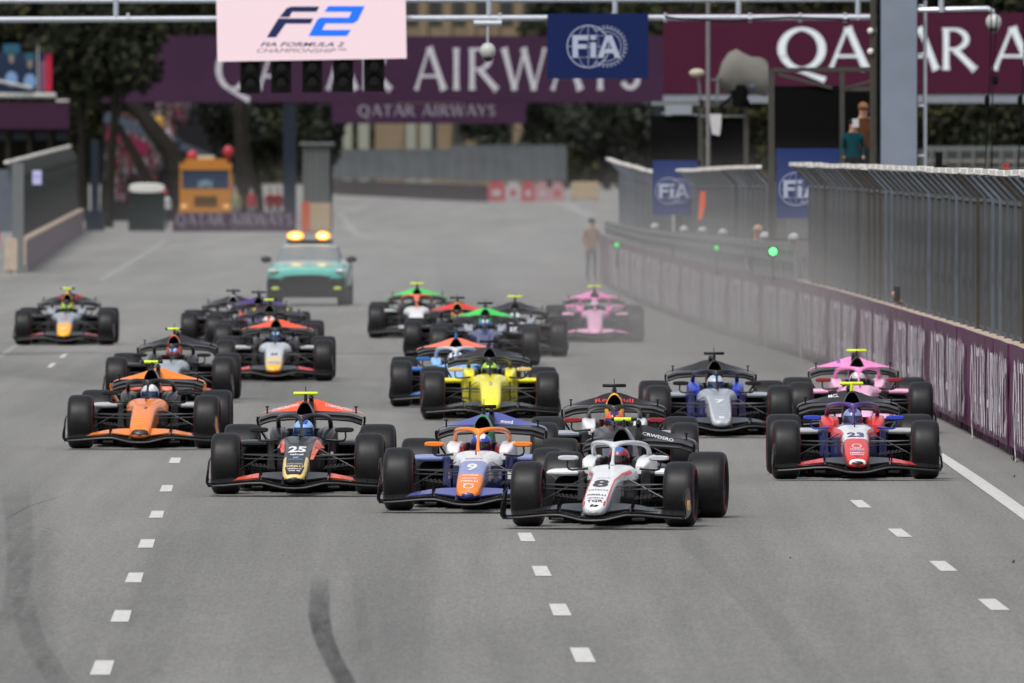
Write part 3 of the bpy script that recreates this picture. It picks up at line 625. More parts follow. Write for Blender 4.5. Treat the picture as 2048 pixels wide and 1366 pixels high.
# letters placed as they stand: Q A T A R  A
LETB = mat('lettering_bright', (.66, .72, .76), .6, var=0)
for ch, x0, x1 in (('Q', 1555, 1653), ('A', 1655, 1742), ('T', 1750, 1822), ('A', 1806, 1880), ('R', 1884, 1956), ('A', 1984, 2072), ('I', 2086, 2104)):
    polys = GL.glyph(ch); px = [p[0] for q in polys for p in q]; A = AT(x0, 140, D3); B = AT(x1, 56, D3); mn, mx = min(px), max(px); mb = MB()
    for i, q in enumerate(polys): mb.add([(A.x - a.x + (p[0] - mn) / (mx - mn) * (B.x - A.x), -.01 - (i % 9) * .003, A.z + p[1] * (B.z - A.z)) for p in q], [tuple(range(len(q)))])
    mb.build('letter', LETB, e, kind='stuff')
brk(e, a, 1326, 2140, 189, 206, D3 + .3, mat('beam_grey', (.20, .21, .25), .6), 'beam', .8)
for x in (1330, 1700, 2095): brk(e, a, x, x + 14, 206, 560, D3 + .5, GREYP)
# hanging cables at the right
for i, x in enumerate((1968, 1985, 2034)):
    mb = MB(); mb.tube([AT(x + 16, -60, 300), AT(x + 12 * (i != 1), 150, 300), AT(x - 2, 420, 300)], .012, 5); mb.ell(AT(x + 6, 200 - 40 * (i == 1), 300), (.05, .05, .09), 8, 6)
    mb.build('hanging_cable', BLK, label=('leftmost of the hanging cables right of the gantry column', 'middle hanging cable right of the gantry column', 'hanging cable nearest the right picture edge')[i], cat='cable', group='hanging cables')
# small black loudspeaker behind the fence
e = empty('loudspeaker', AT(1878, 336, 285), 0, 'small black loudspeaker on a bracket behind the debris fence', 'loudspeaker')
mb = MB(); mb.box(-.055, .055, 0, .12, -.02, .26); mb.box(-.05, .05, 0, .1, -.25, -.03); mb.build('cabinet', BLK, e)
mb = MB(); mb.bar((.10, 0, .02), (.07, 0, -.3), .035); mb.bar((.05, 0, .03), (.13, 0, .03), .03); mb.tube([(.07, 0, -.3), (.07, 0, -1.6)], .03); mb.build('bracket', BLK, e)
# ------------------------------------------------------------------ people
def skinned(name, joints, edges, radii, mats, zfun, sub=1):
    me = bpy.data.meshes.new(name); me.from_pydata([Vector(j) for j in joints], edges, []); o = bpy.data.objects.new(name, me); COL.objects.link(o)
    bm = bmesh.new(); bm.from_mesh(me); L = bm.verts.layers.skin.verify()
    for i, v in enumerate(bm.verts): r = radii[i]; v[L].radius = r if isinstance(r, tuple) else (r, r); v[L].use_root = (i == 0)
    bm.to_mesh(me); bm.free()
    o.modifiers.new('skin', 'SKIN'); s = o.modifiers.new('sub', 'SUBSURF'); s.levels = sub; s.render_levels = sub
    m2 = bpy.data.meshes.new_from_object(o.evaluated_get(bpy.context.evaluated_depsgraph_get())); bpy.data.objects.remove(o)
    m2.materials.clear()
    for m in mats: m2.materials.append(m)
    for p in m2.polygons: p.material_index = zfun(p.center); p.use_smooth = True
    return m2
SKIN = mat('skin', (.42, .24, .17), .6); CLD = mat('cloth_black', (.012, .012, .014), .9)
# standing figure, origin at the feet: shirt / trousers / skin by height
SJ = [(0, 0, .95), (0, 0, 1.15), (0, 0, 1.40), (0, 0, 1.50), (0, -.02, 1.62), (0, -.02, 1.72), (.19, 0, 1.40), (.24, .02, 1.12), (.22, -.10, .88), (-.19, 0, 1.40), (-.25, .02, 1.12), (-.20, -.12, .90),
      (.10, 0, .90), (.11, -.01, .50), (.12, .02, .09), (.13, -.14, .04), (-.10, 0, .90), (-.11, -.01, .50), (-.13, .02, .09), (-.14, -.14, .04)]
SE = [(0, 1), (1, 2), (2, 3), (3, 4), (4, 5), (2, 6), (6, 7), (7, 8), (2, 9), (9, 10), (10, 11), (0, 12), (12, 13), (13, 14), (14, 15), (0, 16), (16, 17), (17, 18), (18, 19)]
SR = [(.15, .11), (.14, .11), (.17, .11), .055, .09, .085, .065, .045, .04, .065, .045, .04, .09, .065, .045, .04, .09, .065, .045, .04]
stand_me = skinned('person_body', SJ, SE, SR, [CLD, CLD, SKIN], lambda c: 2 if (c.z > 1.49 or (c.z < .95 and abs(c.x) > .19 and c.z > .8)) else (0 if c.z > .92 else 1), 2)
cap_mb = MB(); cap_mb.ell((0, -.02, 1.70), (.105, .115, .10), 12, 6); cap_mb.box(-.07, .07, -.20, -.11, 1.69, 1.705); cap_me = cap_mb.mesh('cap', [CLD], True)
hair_me = MB().ell((0, .0, 1.71), (.10, .11, .10), 12, 6).mesh('hair', [CLD], True)
def objmat(o, *ms):
    for i, m in enumerate(ms):
        if m: o.material_slots[i].link = 'OBJECT'; o.material_slots[i].material = m
def person(loc, shirt, trouser, cap, label, rz=0, hair=False, group=None):
    e = empty('person', loc, rz, label, 'person', group)
    b = obj('body', stand_me, e); objmat(b, shirt, trouser)
    c = obj('hair' if hair else 'cap', hair_me if hair else cap_me, e); objmat(c, cap); return e
def cloth(n, c): return mat('cloth_' + n, c, .9)
ORG = cloth('orange', (.20, .09, .05)); TEAL = cloth('teal', (.0, .035, .045)); CWHITE = cloth('white', (.42, .42, .43)); CGREY = cloth('grey', (.13, .13, .14)); CBR = cloth('brownorange', (.075, .028, .01)); CRED = cloth('red', (.5, .03, .03)); CYEL = cloth('yellow', (.5, .36, .03)); CBLUE = cloth('blue', (.02, .05, .25))  # teal colour darkened for the stand's deep shade, orange dulled for haze
gx, gd = G(1183, 562); person((gx, gd, 0), ORG, CLD, CLD, 'marshal in orange top and black trousers standing at the far end of the right wall', .5)
gx, gd = G(2, 548); person((gx - .12, gd - 6, 0), CRED, CRED, CLD, 'person in red overalls cut off by the left picture edge', .3)
labs = ['white capped head above the pit wall screen, leftmost beside the far fence', 'white capped head just under the left blue board', 'second white capped head right of the left blue board', 'white capped head below the hanging orange strap', 'white capped head above the middle green lamp', 'bare headed person in pink above the pit wall screen', 'white capped head right of the pink shirted person', 'white capped head above the bright green lamp']
for (x, y, d, c, s_), lb in zip(((1238, 462, 440, CWHITE, CGREY), (1310, 453, 404, CWHITE, CGREY), (1368, 459, 384, CWHITE, CLD), (1405, 461, 372, CWHITE, CGREY), (1446, 465, 360, CWHITE, CGREY), (1516, 458, 344, SKIN, CGREY), (1530, 472, 338, CWHITE, CLD), (1587, 475, 322, CWHITE, CGREY)), labs):
    d = min(np.linspace(300, 470, 341), key=lambda q: abs(wallx(q) + .34 - (x - 1024) * q / FPX)); p = AT(x, y, d); person((p.x, d, p.z - 1.71), s_, CLD, c, lb, 0, group='people behind the pit wall')
pl_ = Vector((wallx(262) + .18, 262, AT(0, 590, 262).z)); e = empty('hand_held_camera', pl_, 0, 'black camera held out through the fence above the purple wall', 'camera')
mb = MB(); mb.tube([(0, -.2, .02), (0, .0, .02), (0, .05, .04)], [.05, .05, .03], 10); mb.box(-.05, .05, .0, .09, -.10, .13); mb.build('camera_body', CARB, e, True)
mb = MB(); mb.ell((-.05, .02, .01), (.035, .05, .05)); mb.tube([(-.05, .02, 0), (0, .2, -.1), (.1, .4, -.12)], [.035, .035, .04], 8); mb.build('hand', SKIN, e, True)
mb = MB(); mb.strip([AT(1401, 382, 371), AT(1398, 405, 371), AT(1396, 438, 371)], [AT(1411, 382, 371), AT(1411, 410, 371), AT(1403, 441, 371)], (0, .02, 0)); mb.build('hanging_strap', mat('strap_orange', (.75, .12, .04), .6), label='bright orange strap hanging on the middle debris fence', cat='strap')

# ------------------------------------------------------------------ pit perches behind the fences
FRAMEG = mat('frame_grey', (.05, .048, .043), .6); BOARDK = mat('board_black', (.004, .004, .004), .9, spec=.05); TARP = mat('tarpaulin_grey', (.145, .14, .13), .8, var=.12, vs=2, bump=.3)
e = empty('pit_stand', AT(1610, 560, 325) * 1, 0, 'scaffold pit stand with a black screen above a blue emblem board, left of the column', 'stand'); e.location.z = 0; eo = Vector(e.location)
def pb(par, o, fn, nm, m, sm=False):
    mb = MB(); fn(mb); mb.v = [tuple(Vector(v) - o) for v in mb.v]; return mb.build(nm, m, par, sm)
DB = 325.
pb(e, eo, lambda m: m.box(AT(1547, 0, DB).x, AT(1683, 0, DB).x, DB, DB + .06, AT(0, 298, DB).z, AT(0, 172, DB).z), 'black_screen', BOARDK)
pb(e, eo, lambda m: m.box(AT(1686, 0, DB).x, AT(1750, 0, DB).x, DB + 1.5, DB + 1.56, AT(0, 330, DB).z, AT(0, 178, DB).z), 'black_screen', BOARDK)
fb = pb(e, eo, lambda m: m.box(AT(1553, 0, DB).x, AT(1678, 0, DB).x, DB - .02, DB + .04, AT(0, 437, DB).z, AT(0, 297, DB).z), 'emblem_board', FIAB2)
for x in (1544, 1684, 1752): pb(e, eo, lambda m: m.box(AT(x - 5, 0, DB).x, AT(x + 5, 0, DB).x, DB - .03, DB + .05, 0, AT(0, 138, DB).z), 'frame_post', FRAMEG)
for x in (1544, 1752): pb(e, eo, lambda m: m.box(AT(x - 5, 0, DB).x, AT(x + 5, 0, DB).x, DB + 1.6, DB + 1.68, 0, AT(0, 138, DB).z), 'frame_post', FRAMEG)
pb(e, eo, lambda m: m.bar(AT(1544, 140, DB), AT(1752, 138, DB), .08), 'frame_rail', FRAMEG); pb(e, eo, lambda m: m.bar(AT(1684, 178, DB), AT(1752, 178, DB), .08), 'frame_rail', FRAMEG)
pb(e, eo, lambda m: m.bar(AT(1556, 148, DB - .03), AT(1664, 176, DB - .03), .06), 'brace', FRAMEG); pb(e, eo, lambda m: m.bar(AT(1690, 176, DB - .03), AT(1750, 160, DB - .03), .05), 'brace', FRAMEG)
pb(e, eo, lambda m: m.box(AT(1544, 0, DB).x, AT(1752, 0, DB).x, DB, DB + 1.6, 2.0, 2.06), 'deck', FRAMEG)
e3 = empty('emblem', AT(1590, 378, DB)); e3.parent = e; e3.location = AT(1592, 378, DB - .03) - eo; fia_emblem(e3, 34 * DB / FPX, 14 * DB / FPX, 0)
person(AT(1706, 308, 323.) - Vector((0, 0, .84)) + Vector((0, 0, -.0)), TEAL, CLD, CLD, 'person in a teal shirt with a white card at the neck in the pit stand', .1, True)
for o_ in [q for q in COL.objects if q.name.startswith('person') and q.get('label', '').endswith('in the pit stand')]: o_.scale = (.84, .84, .84)
pc = AT(1711, 246, 322.7); MB().box(-.06, .06, -.006, .006, -.08, .08).build('paper_card', CWHITE, loc=pc, label='white card held at the teal shirted person in the pit stand', cat='card')
person(AT(1726, 290, 323.6) - Vector((0, 0, .98)), CBR, CLD, ORG, 'person in brown orange with orange cap in the pit stand behind the teal shirt', .2)
person(AT(1745, 290, 324.4) - Vector((0, 0, 1.1)), cloth('skyteal', (.0, .07, .11)), CLD, CLD, 'person in blue half hidden by the pit stand post', -.2)
DA = 385.
e = empty('pit_stand', (AT(1400, 0, DA).x, DA, 0), 0, 'scaffold camera platform with black panels, left of the first pit stand', 'stand'); eo = Vector(e.location)
pb(e, eo, lambda m: m.box(AT(1301, 0, DA).x, AT(1398, 0, DA).x, DA, DA + .06, AT(0, 325, DA).z, AT(0, 232, DA).z), 'black_screen', BOARDK)
pb(e, eo, lambda m: m.box(AT(1422, 0, DA).x, AT(1486, 0, DA).x, DA, DA + .06, AT(0, 342, DA).z, AT(0, 236, DA).z), 'black_screen', BOARDK)
pb(e, eo, lambda m: m.box(AT(1305, 0, DA).x, AT(1401, 0, DA).x, DA - .03, DA + .03, AT(0, 430, DA).z, AT(0, 321, DA).z), 'emblem_board', FIAB2)
e3 = empty('emblem'); e3.parent = e; e3.location = AT(1340, 382, DA - .04) - eo; fia_emblem(e3, 27 * DA / FPX, 9 * DA / FPX, 0)
for x in (1401, 1492): pb(e, eo, lambda m: m.box(AT(x - 5, 0, DA).x, AT(x + 5, 0, DA).x, DA - .03, DA + .06, 0, AT(0, 200, DA).z), 'frame_post', FRAMEG)
pb(e, eo, lambda m: m.box(AT(1396, 0, DA).x, AT(1494, 0, DA).x, DA - .03, DA + 1.2, AT(0, 214, DA).z, AT(0, 200, DA).z), 'deck', mat('deck_grey', (.09, .09, .085), .8, var=.3, vs=3))
pb(e, eo, lambda m: m.bar(AT(1400, 232, DA - .05), AT(1490, 232, DA - .05), .06), 'frame_rail', GREYP)
pb(e, eo, lambda m: (m.bar(AT(1302, 207, DA), AT(1400, 207, DA), .10), m.bar(AT(1322, 226, DA), AT(1400, 230, DA), .06)), 'frame_rail', GREYP)
pb(e, eo, lambda m: m.box(AT(1330, 0, DA).x, AT(1384, 0, DA).x, DA - .1, DA - .02, AT(0, 229, DA).z, AT(0, 210, DA).z), 'equipment_box', mat('equip_white', (.22, .24, .27), .6))
mb = MB(); mb.tube([AT(1416, -40, DA - .4), (AT(1416, 0, DA).x, DA - .4, 0)], .045, 8); mb.build('tall_pole', mat('pole_grey', (.17, .16, .17), .5), label='tall thin grey pole rising past the burgundy banner', cat='pole')
# covered broadcast camera
c = AT(1487, 145, DA - .2); e = empty('broadcast_camera', AT(1480, 200, DA - .2), 0, 'large broadcast camera under a grey tarpaulin cover on the platform', 'camera'); eo = Vector(e.location)
kk = DA / FPX
mb = MB(); secs = []
for x, zb, zt in ((-50, 22, 4), (-44, 34, -22), (-30, 40, -40), (-14, 40, -46), (0, 40, -40), (16, 40, -34), (32, 44, -32), (44, 48, -26), (49, 40, -18)):
    secs.append((x, zb, zt))
n = 12; vs = []; fs = []
for x, zb, zt in secs:
    zc = -(zb + zt) / 2; hh = abs(zb - zt) / 2
    for k in range(n): t = 2 * math.pi * k / n; q = random.uniform(.9, 1.05); vs.append(c + Vector((x * kk, .32 * q * math.cos(t), (zc + hh * q * math.sin(t)) * kk)))
for i in range(len(secs) - 1):
    for k in range(n): fs.append((i * n + k, i * n + (k + 1) % n, (i + 1) * n + (k + 1) % n, (i + 1) * n + k))
fs += [tuple(range(n)), tuple(range((len(secs) - 1) * n, len(secs) * n))]
mb.add([v - eo for v in vs], fs); mb.build('tarpaulin', TARP, e, True)
pb(e, eo, lambda m: (m.tube([AT(1480, 170, DA - .2), AT(1478, 214, DA - .2)], [.25, .12], 10), m.tube([AT(1468, 190, DA - .2), AT(1440, 214, DA - .4)], .04), m.tube([AT(1488, 190, DA - .2), AT(1500, 214, DA)], .04)), 'tripod', BLK)
pb(e, eo, lambda m: m.ell(AT(1505, 170, DA - .4), (.09, .06, .08)), 'viewfinder', mat('viewfinder_blue', (.10, .16, .24), .3), True)
pb(e, eo, lambda m: (m.bar(AT(1412, 160, DA - .3), AT(1498, 155, DA - .3), .05), m.bar(AT(1436, 150, DA - .32), AT(1434, 205, DA - .32), .06)), 'pan_bar', GREYP)
e = empty('microphone', AT(1394, 146, DA), 0, 'beige furry microphone on a stand at the left of the covered camera', 'microphone'); eo = Vector(e.location)
pb(e, eo, lambda m: m.ell(AT(1394, 146, DA), (.18, .14, .10)), 'windshield', mat('fur_beige', (.42, .38, .29), .9, bump=.5, vs=20), True); pb(e, eo, lambda m: m.tube([AT(1396, 150, DA), AT(1402, 205, DA)], .03), 'stand', GREYP)
mb = MB(); mb.strip([AT(1419, 228, DA - .45), AT(1421, 250, DA - .45), AT(1424, 268, DA - .45)], [AT(1443, 228, DA - .45), AT(1442, 252, DA - .45), AT(1439, 272, DA - .45)], (0, .03, 0)); mb.build('white_cloth', CWHITE, label='white cloth hanging from the camera platform rail', cat='cloth')
# white bottles and tripod bits over fence
mb = MB(); mb.tube([AT(1342, 300, 388), AT(1345, 312, 388), AT(1341, 328, 388), AT(1330, 342, 388), AT(1322, 346, 388)], [.09, .1, .09, .08, .05], 8); mb.build('white_flag', CWHITE, label='furled white flag leaning over the far debris fence', cat='flag')

# ------------------------------------------------------------------ left side: stand, billboard, bins, truck
DL = 800.
e, a = banner('sponsor_banner', -60, 138, 205, 258, DL, mat('banner_wine', (.034, .010, .030), .6), 'plain wine purple fascia board at the left picture edge')
WB = mat('white_beam', (.42, .43, .42), .5)
mb = MB(); p = AT(-60, 190, DL); mb.tube([AT(-60, 190, DL) , AT(112, 191, DL)], .12, 10); mb.bar(AT(112, 201, DL), AT(138, 201, DL), .15, .12); mb.tube([AT(-60, 150, DL - .3), AT(64, 176, DL - .3)], .07, 8); mb.tube([AT(76, 90, DL), AT(76, 190, DL)], .03)
mb.build('roof_beam', WB, label='white tubular beam above the wine purple fascia', cat='beam')
SHACK = mat('shack_dark', (.009, .009, .007), .9)
e4 = empty('shelter', (AT(40, 0, DL).x, DL + 1, 0), 0, 'dark shelter under the wine purple fascia behind the left fence', 'shelter'); eo = Vector(e4.location)
pb(e4, eo, lambda m: m.box(AT(-60, 0, DL).x, AT(138, 0, DL).x, DL + 3, DL + 3.2, 0, AT(0, 205, DL).z), 'back_wall', SHACK)
for x in (-20, 15, 58, 100, 136): pb(e4, eo, lambda m: m.box(AT(x - 4, 0, DL).x, AT(x + 4, 0, DL).x, DL + .5, DL + .7, 0, AT(0, 258, DL).z), 'post', mat('wood_brown', (.02, .017, .012), .8))
pb(e4, eo, lambda m: m.box(AT(-60, 0, DL).x, AT(138, 0, DL).x, DL + .5, DL + 3, AT(0, 205, DL).z - .1, AT(0, 205, DL).z), 'roof', SHACK)
for x in (-6, 36, 80, 122): pb(e4, eo, lambda m: m.box(AT(x - 14, 0, DL).x, AT(x + 14, 0, DL).x, DL + 2.9, DL + 2.98, AT(0, 280, DL).z, AT(0, 263, DL).z), 'window', mat('shack_window', (.015, .02, .04), .3))
e = empty('billboard', AT(45, 185, DL + .6), 0, 'billboard with two blue clad figures and a red strip above the white beam', 'billboard'); eo = Vector(e.location); DBB = DL + .6
pb(e, eo, lambda m: m.box(AT(-60, 0, DBB).x, AT(104, 0, DBB).x, DBB, DBB + .1, AT(0, 184, DBB).z, AT(0, 104, DBB).z), 'board', mat('bill_navy', (.012, .022, .05), .6))
pb(e, eo, lambda m: m.box(AT(6, 0, DBB).x, AT(40, 0, DBB).x, DBB - .01, DBB, AT(0, 105, DBB).z, AT(0, 88, DBB).z), 'board', mat('bill_teal', (.02, .09, .15), .6))
pb(e, eo, lambda m: m.box(AT(91, 0, DBB).x, AT(104, 0, DBB).x, DBB - .02, DBB - .01, AT(0, 184, DBB).z, AT(0, 108, DBB).z), 'red_strip', mat('bill_red', (.42, .02, .05), .6))
pb(e, eo, lambda m: m.box(AT(80, 0, DBB).x, AT(91, 0, DBB).x, DBB - .02, DBB - .01, AT(0, 184, DBB).z, AT(0, 122, DBB).z), 'red_strip', mat('bill_lilac', (.18, .08, .15), .6))
for cx_, t0 in ((23, 0), (60, 10)):
    pb(e, eo, lambda m: m.ell(AT(cx_, 158 + t0 * .5, DBB - .012), (.28, .008, .36), 14, 8), 'printed_torso', mat('bill_sky', (.16, .28, .48), .6)); pb(e, eo, lambda m: m.ell(AT(cx_, 118 + t0, DBB - .014), (.12, .008, .22), 12, 8), 'printed_head', mat('bill_skin', (.20, .17, .15), .6)); pb(e, eo, lambda m: m.ell(AT(cx_, 105 + t0, DBB - .012), (.26, .006, .22), 12, 8), 'printed_hat', mat('bill_teal2', (.02, .08, .11), .6))
# green bin / cabin
gx, gd = G(293, 464); e = empty('kiosk', (gx, gd, 0), 0, 'dark green booth with a white rounded top left of the truck', 'booth')
h0 = AT(0, 385, gd).z; mb = MB(); mb.box(-.80, .80, 0, 1.6, .05, h0, 0); [mb.box(x, x + .05, -.03, 0, .1, h0 - .05) for x in (-.8, -.27, .22, .75)]; mb.build('cabin', mat('booth_green', (.006, .014, .013), .6), e)
mb = MB(); mb.loft([(-.1, 0, .78, h0, h0 + .34, 3), (.8, 0, .80, h0, h0 + .42, 3), (1.7, 0, .78, h0, h0 + .34, 3)], 16); mb.build('roof', mat('booth_white', (.52, .52, .49), .6), e, True)
# post with white base, left
mb = MB(); p = AT(190, 305, 770); mb.box(p.x - .18, p.x + .18, 769.8, 770.2, 0, p.z + .6); mb.box(p.x - .42, p.x + .42, 769.5, 770.5, 0, .9); mb.build('bridge_leg', [BLPOST], label='dark blue steel leg at the end of the left lilac barrier', cat='post')

# ---- orange truck
gx, gd = G(411, 452); gd += 6; s = FPX / gd; kx = 1 / s
YT = mat('truck_orange', (.36, .14, .012), .45, 0, .3); GLT = mat('truck_glass', (.03, .05, .09), .12, .2, .8)
e = empty('truck', (AT(411, 0, gd).x, gd, 0), 0, 'orange truck with a wide windscreen parked behind the low purple barrier', 'truck')
z = lambda y: AT(0, y, gd).z
W2 = 1.25
mb = MB(); mb.box(-W2, W2, 0, 2.0, .5, z(378)); mb.box(-W2 * .80, W2 * .80, .5, 2, z(378), z(340), 0); [mb.box(s_ - .06, s_ + .06, .12, 2, z(378), z(340)) for s_ in (-W2 * .95, W2 * .95)]; mb.box(-W2, W2, 0.05, 2.05, z(340), z(326), 0); mb.box(-W2 * .8, W2 * .8, .3, 1.8, z(326), z(318)); mb.build('cab', YT, e)
mb = MB(); mb.box(-W2 * .90, W2 * .90, .14, .20, z(378), z(340)); mb.build('windscreen', GLT, e)
mb = MB(); mb.box(-.55, .55, -.04, 0, z(412), z(392)); [mb.box(-.5, .5, -.06, -.04, z(410) + i * .12, z(410) + i * .12 + .05) for i in range(4)]; mb.build('grille', mat('grille_brown', (.09, .05, .015), .6), e)
mb = MB(); mb.box(-W2 - .05, W2 + .05, -.15, .3, .45, .8); mb.build('bumper', YT, e)
for x in (-1.02, 1.02):
    mb = MB(); mb.ell((x, -.03, z(414)), (.17, .05, .14)); mb.build('headlight', mat('truck_lamp', (.7, .4, .12), .3), e, True)
    mb = MB(); mb.lathe_x([(-.15, .3), (-.15, .5), (.15, .5), (.15, .3)], 20, x0=0, closed=True); w_ = mb.build('wheel', RUB, e, True, (x, 1.1, .5))
mb = MB(); mb.box(-.35, .35, -.02, .05, z(376), z(362)); mb.ell((0, -.02, z(368)), (.2, .05, .2)); mb.build('sun_visor', mat('pale_blue', (.12, .18, .22), .5), e)
mb = MB(); mb.box(-W2, W2, 2.2, 6, .6, 2.4); mb.build('cargo_bed', YT, e)
for i, (x, y) in enumerate(((384, 312), (456, 303))): mb = MB(); mb.ell((AT(x, 0, gd).x - e.location.x, .8, z(y)), (.26, .2, .28)); mb.tube([(AT(x, 0, gd).x - e.location.x, .8, z(y)), (AT(x, 0, gd).x - e.location.x, .8, z(322))], .05); mb.build('beacon', mat('beacon_red', (.35, .02, .035), .4), e, True)
mb = MB(); mb.box(-.4, .4, .6, 1, z(320), z(311)); mb.build('roof_box', mat('roof_cream', (.45, .40, .26), .6), e)
# marshals and things right of the truck
for i, (x, y, sh, lb) in enumerate(((472, 400, cloth('paleyellow', (.17, .18, .09)), 'person in pale yellow at the right of the orange truck'), (503, 404, cloth('pinkred', (.24, .03, .04)), 'person in pinkish red between yellow and deep red figures'), (540, 396, cloth('deepred', (.14, .006, .01)), 'person in deep red behind the low purple barrier'), (556, 398, cloth('deepred2', (.15, .008, .014)), 'rightmost person in deep red by the blue bridge post'))):
    p = AT(x, y, gd - 1); person((p.x, gd - 1, 0), sh, CGREY, CGREY, lb, .2 * i, True, 'people by the truck')
person((AT(330, 0, 790).x, 790, 0.0), CWHITE, CLD, CRED, 'person in white with a red cap right of the green booth', 0)

# ------------------------------------------------------------------ grandstand with crowd on the left
gsd = 870.; e = empty('grandstand', (AT(300, 0, gsd).x, gsd, 0), 0, 'dark sloping grandstand with spectators under the left end of the bridge', 'grandstand'); eo = Vector(e.location)
GST = mat('grandstand_dark', (.012, .012, .014), .8)
x0, x1 = AT(200, 0, gsd).x, AT(480, 0, gsd).x
for i in range(11): pb(e, eo, lambda m: m.box(x0, x1 - i * .25, gsd + i * .8, gsd + i * .8 + .8, 0, .9 + i * .5), 'step', GST)
RAILB = mat('grandstand_rail_blue', (.055, .07, .095), .6)
pb(e, eo, lambda m: (m.bar(AT(210, 232, gsd - 1), AT(360, 290, gsd - 1), .3, .55), m.bar(AT(355, 288, gsd - 1), AT(430, 320, gsd - 1), .3, .4)), 'stair_rail', RAILB)
pb(e, eo, lambda m: (m.bar(AT(215, 262, gsd - 1.2), AT(300, 300, gsd - 1.2), .2, .5)), 'stair_rail', mat('rail_crimson', (.16, .015, .05), .6))
cols = [(.13, .02, .04), (.07, .065, .08), (.02, .02, .025), (.14, .12, .14), (.07, .012, .025), (.04, .03, .035), (.06, .03, .035)]
mb = MB()
xc_ = AT(352, 0, gsd).x
for i in range(300):
    r_ = random.randint(0, 9); x = random.uniform(x0 + .3, xc_ - (r_ < 3) * 1.) if r_ < 8 else random.uniform(AT(300, 0, gsd).x, AT(372, 0, gsd).x); zz = .9 + r_ * .5; y = gsd + r_ * .8 + .3; c_ = random.randrange(len(cols))
    q_ = random.uniform(-.15, .2); zz += q_; mb.ell((x, y, zz + .38), (.17, .15, .36), 6, 4, m=c_); mb.ell((x, y, zz + .85), (.1, .11, .13), 6, 4, m=len(cols) if random.random() < .6 else c_)
mb.build('spectator_crowd', [cloth('crowd%d' % i, c) for i, c in enumerate(cols)] + [cloth('crowd_skin', (.10, .06, .05))], kind='stuff', label='mass of spectators on the dark grandstand at the left', cat='crowd')
for i, (x, y, sh, lb) in enumerate(((306, 240, CYEL, 'spectator in yellow high on the stair left of the far post'), (318, 236, cloth('paleorange', (.5, .3, .08)), 'spectator in pale orange beside the yellow one'), (311, 262, CWHITE, 'spectator in white below the yellow one'), (337, 262, cloth('lilac', (.42, .36, .42)), 'spectator in lilac white on the stair'))):
    p = AT(x, y, gsd - 2); person((p.x, gsd - 2 + i * .1, p.z - 1.4), sh, CGREY, CGREY, lb, .3 * i, True, 'spectators on the stair')

# ------------------------------------------------------------------ far buildings
STONE = mat('building_stone', (.17, .13, .085), .8, var=.12, vs=.4); STONE2 = mat('building_stone_pale', (.22, .23, .19), .8)
DF = 1650.
def far_build(xa, xb, ytop, ybot, d, m, nwin, lab, win_rows, wm):
    a = AT(xa, ybot, d); b = AT(xb, ytop, d); e = empty('building', (a.x, d, 0), 0, lab, 'building'); W = b.x - a.x; zb = max(0, a.z)
    MB().box(0, W, .4, 12, 0, b.z).build('wall', m, e)
    st = W / nwin
    for i in range(nwin + 1): MB().box(i * st - .35, i * st + .35, 0, .4, 0, b.z).build('pilaster', m, e)
    for (z0, z1) in win_rows:
        for i in range(nwin):
            wn = MB().box(i * st + .6, (i + 1) * st - .6, .28, .396, z0, z1).build('window', wm, e)
    MB().box(-.6, W + .6, -.5, 12.5, b.z, b.z + .8).build('cornice', m, e)
DKW = mat('far_window', (.02, .02, .022), .3)
far_build(800, 1085, -240, 330, DF, STONE, 6, 'tall sandstone building with pilasters seen above the far bridge', ((3.2, 6.6), (9.5, 14.0), (15.5, 20.0)), DKW)
for i, (x0, x1, m) in enumerate(((686, 704, STONE2), (716, 738, STONE2), (750, 796, STONE), (812, 832, STONE2), (842, 862, STONE2), (874, 896, STONE))):
    p = AT(x0, 300, 1560); q = AT(x1, 245, 1560); mb = MB(); mb.box(p.x, q.x, 1560, 1561, 0, q.z + 1.0); mb.box(p.x - .12, q.x + .12, 1559.8, 1561.1, q.z + 1.0, q.z + 1.4)
    mb.build('stone_pillar', m, label=('leftmost pale pillar seen between bridge sign and far fence', 'second pale pillar from the left under the bridge sign', 'broad beige pillar under the bridge sign', 'narrow pale pillar right of the broad beige one', 'second narrow pale pillar right of the broad beige one', 'rightmost beige pillar under the bridge sign')[i], cat='pillar', group='pillars under the bridge sign')
# pale stands behind the right fence
PS = mat('stand_grey', (.06, .062, .06), .8, var=.25, vs=.6); e = empty('low_stand', (AT(1855, 0, 640).x, 640, 0), 0, 'low grey stand with pale rails behind the right debris fence', 'stand'); eo = Vector(e.location)
pb(e, eo, lambda m: m.box(AT(1850, 0, 640).x, AT(2110, 0, 640).x, 641, 650, 0, AT(0, 298, 640).z), 'back_wall', PS)
for y, m_ in ((297, GREYP), (322, mat('rail_pale', (.18, .17, .15), .7)), (338, GREYP)): pb(e, eo, lambda m: m.box(AT(1852, 0, 640).x, AT(2110, 0, 640).x, 640, 640.6, AT(0, y + 4, 640).z, AT(0, y - 4, 640).z), 'rail', m_)
for i in range(9): pb(e, eo, lambda m: m.box(AT(1860 + i * 28, 0, 640).x, AT(1864 + i * 28, 0, 640).x, 639.8, 640, 0, AT(0, 292, 640).z), 'post', GREYP)
person((AT(2012, 0, 636).x, 636, AT(0, 345, 636).z - 1.5), CRED, CGREY, CRED, 'small red clad figure behind the right debris fence', 0)

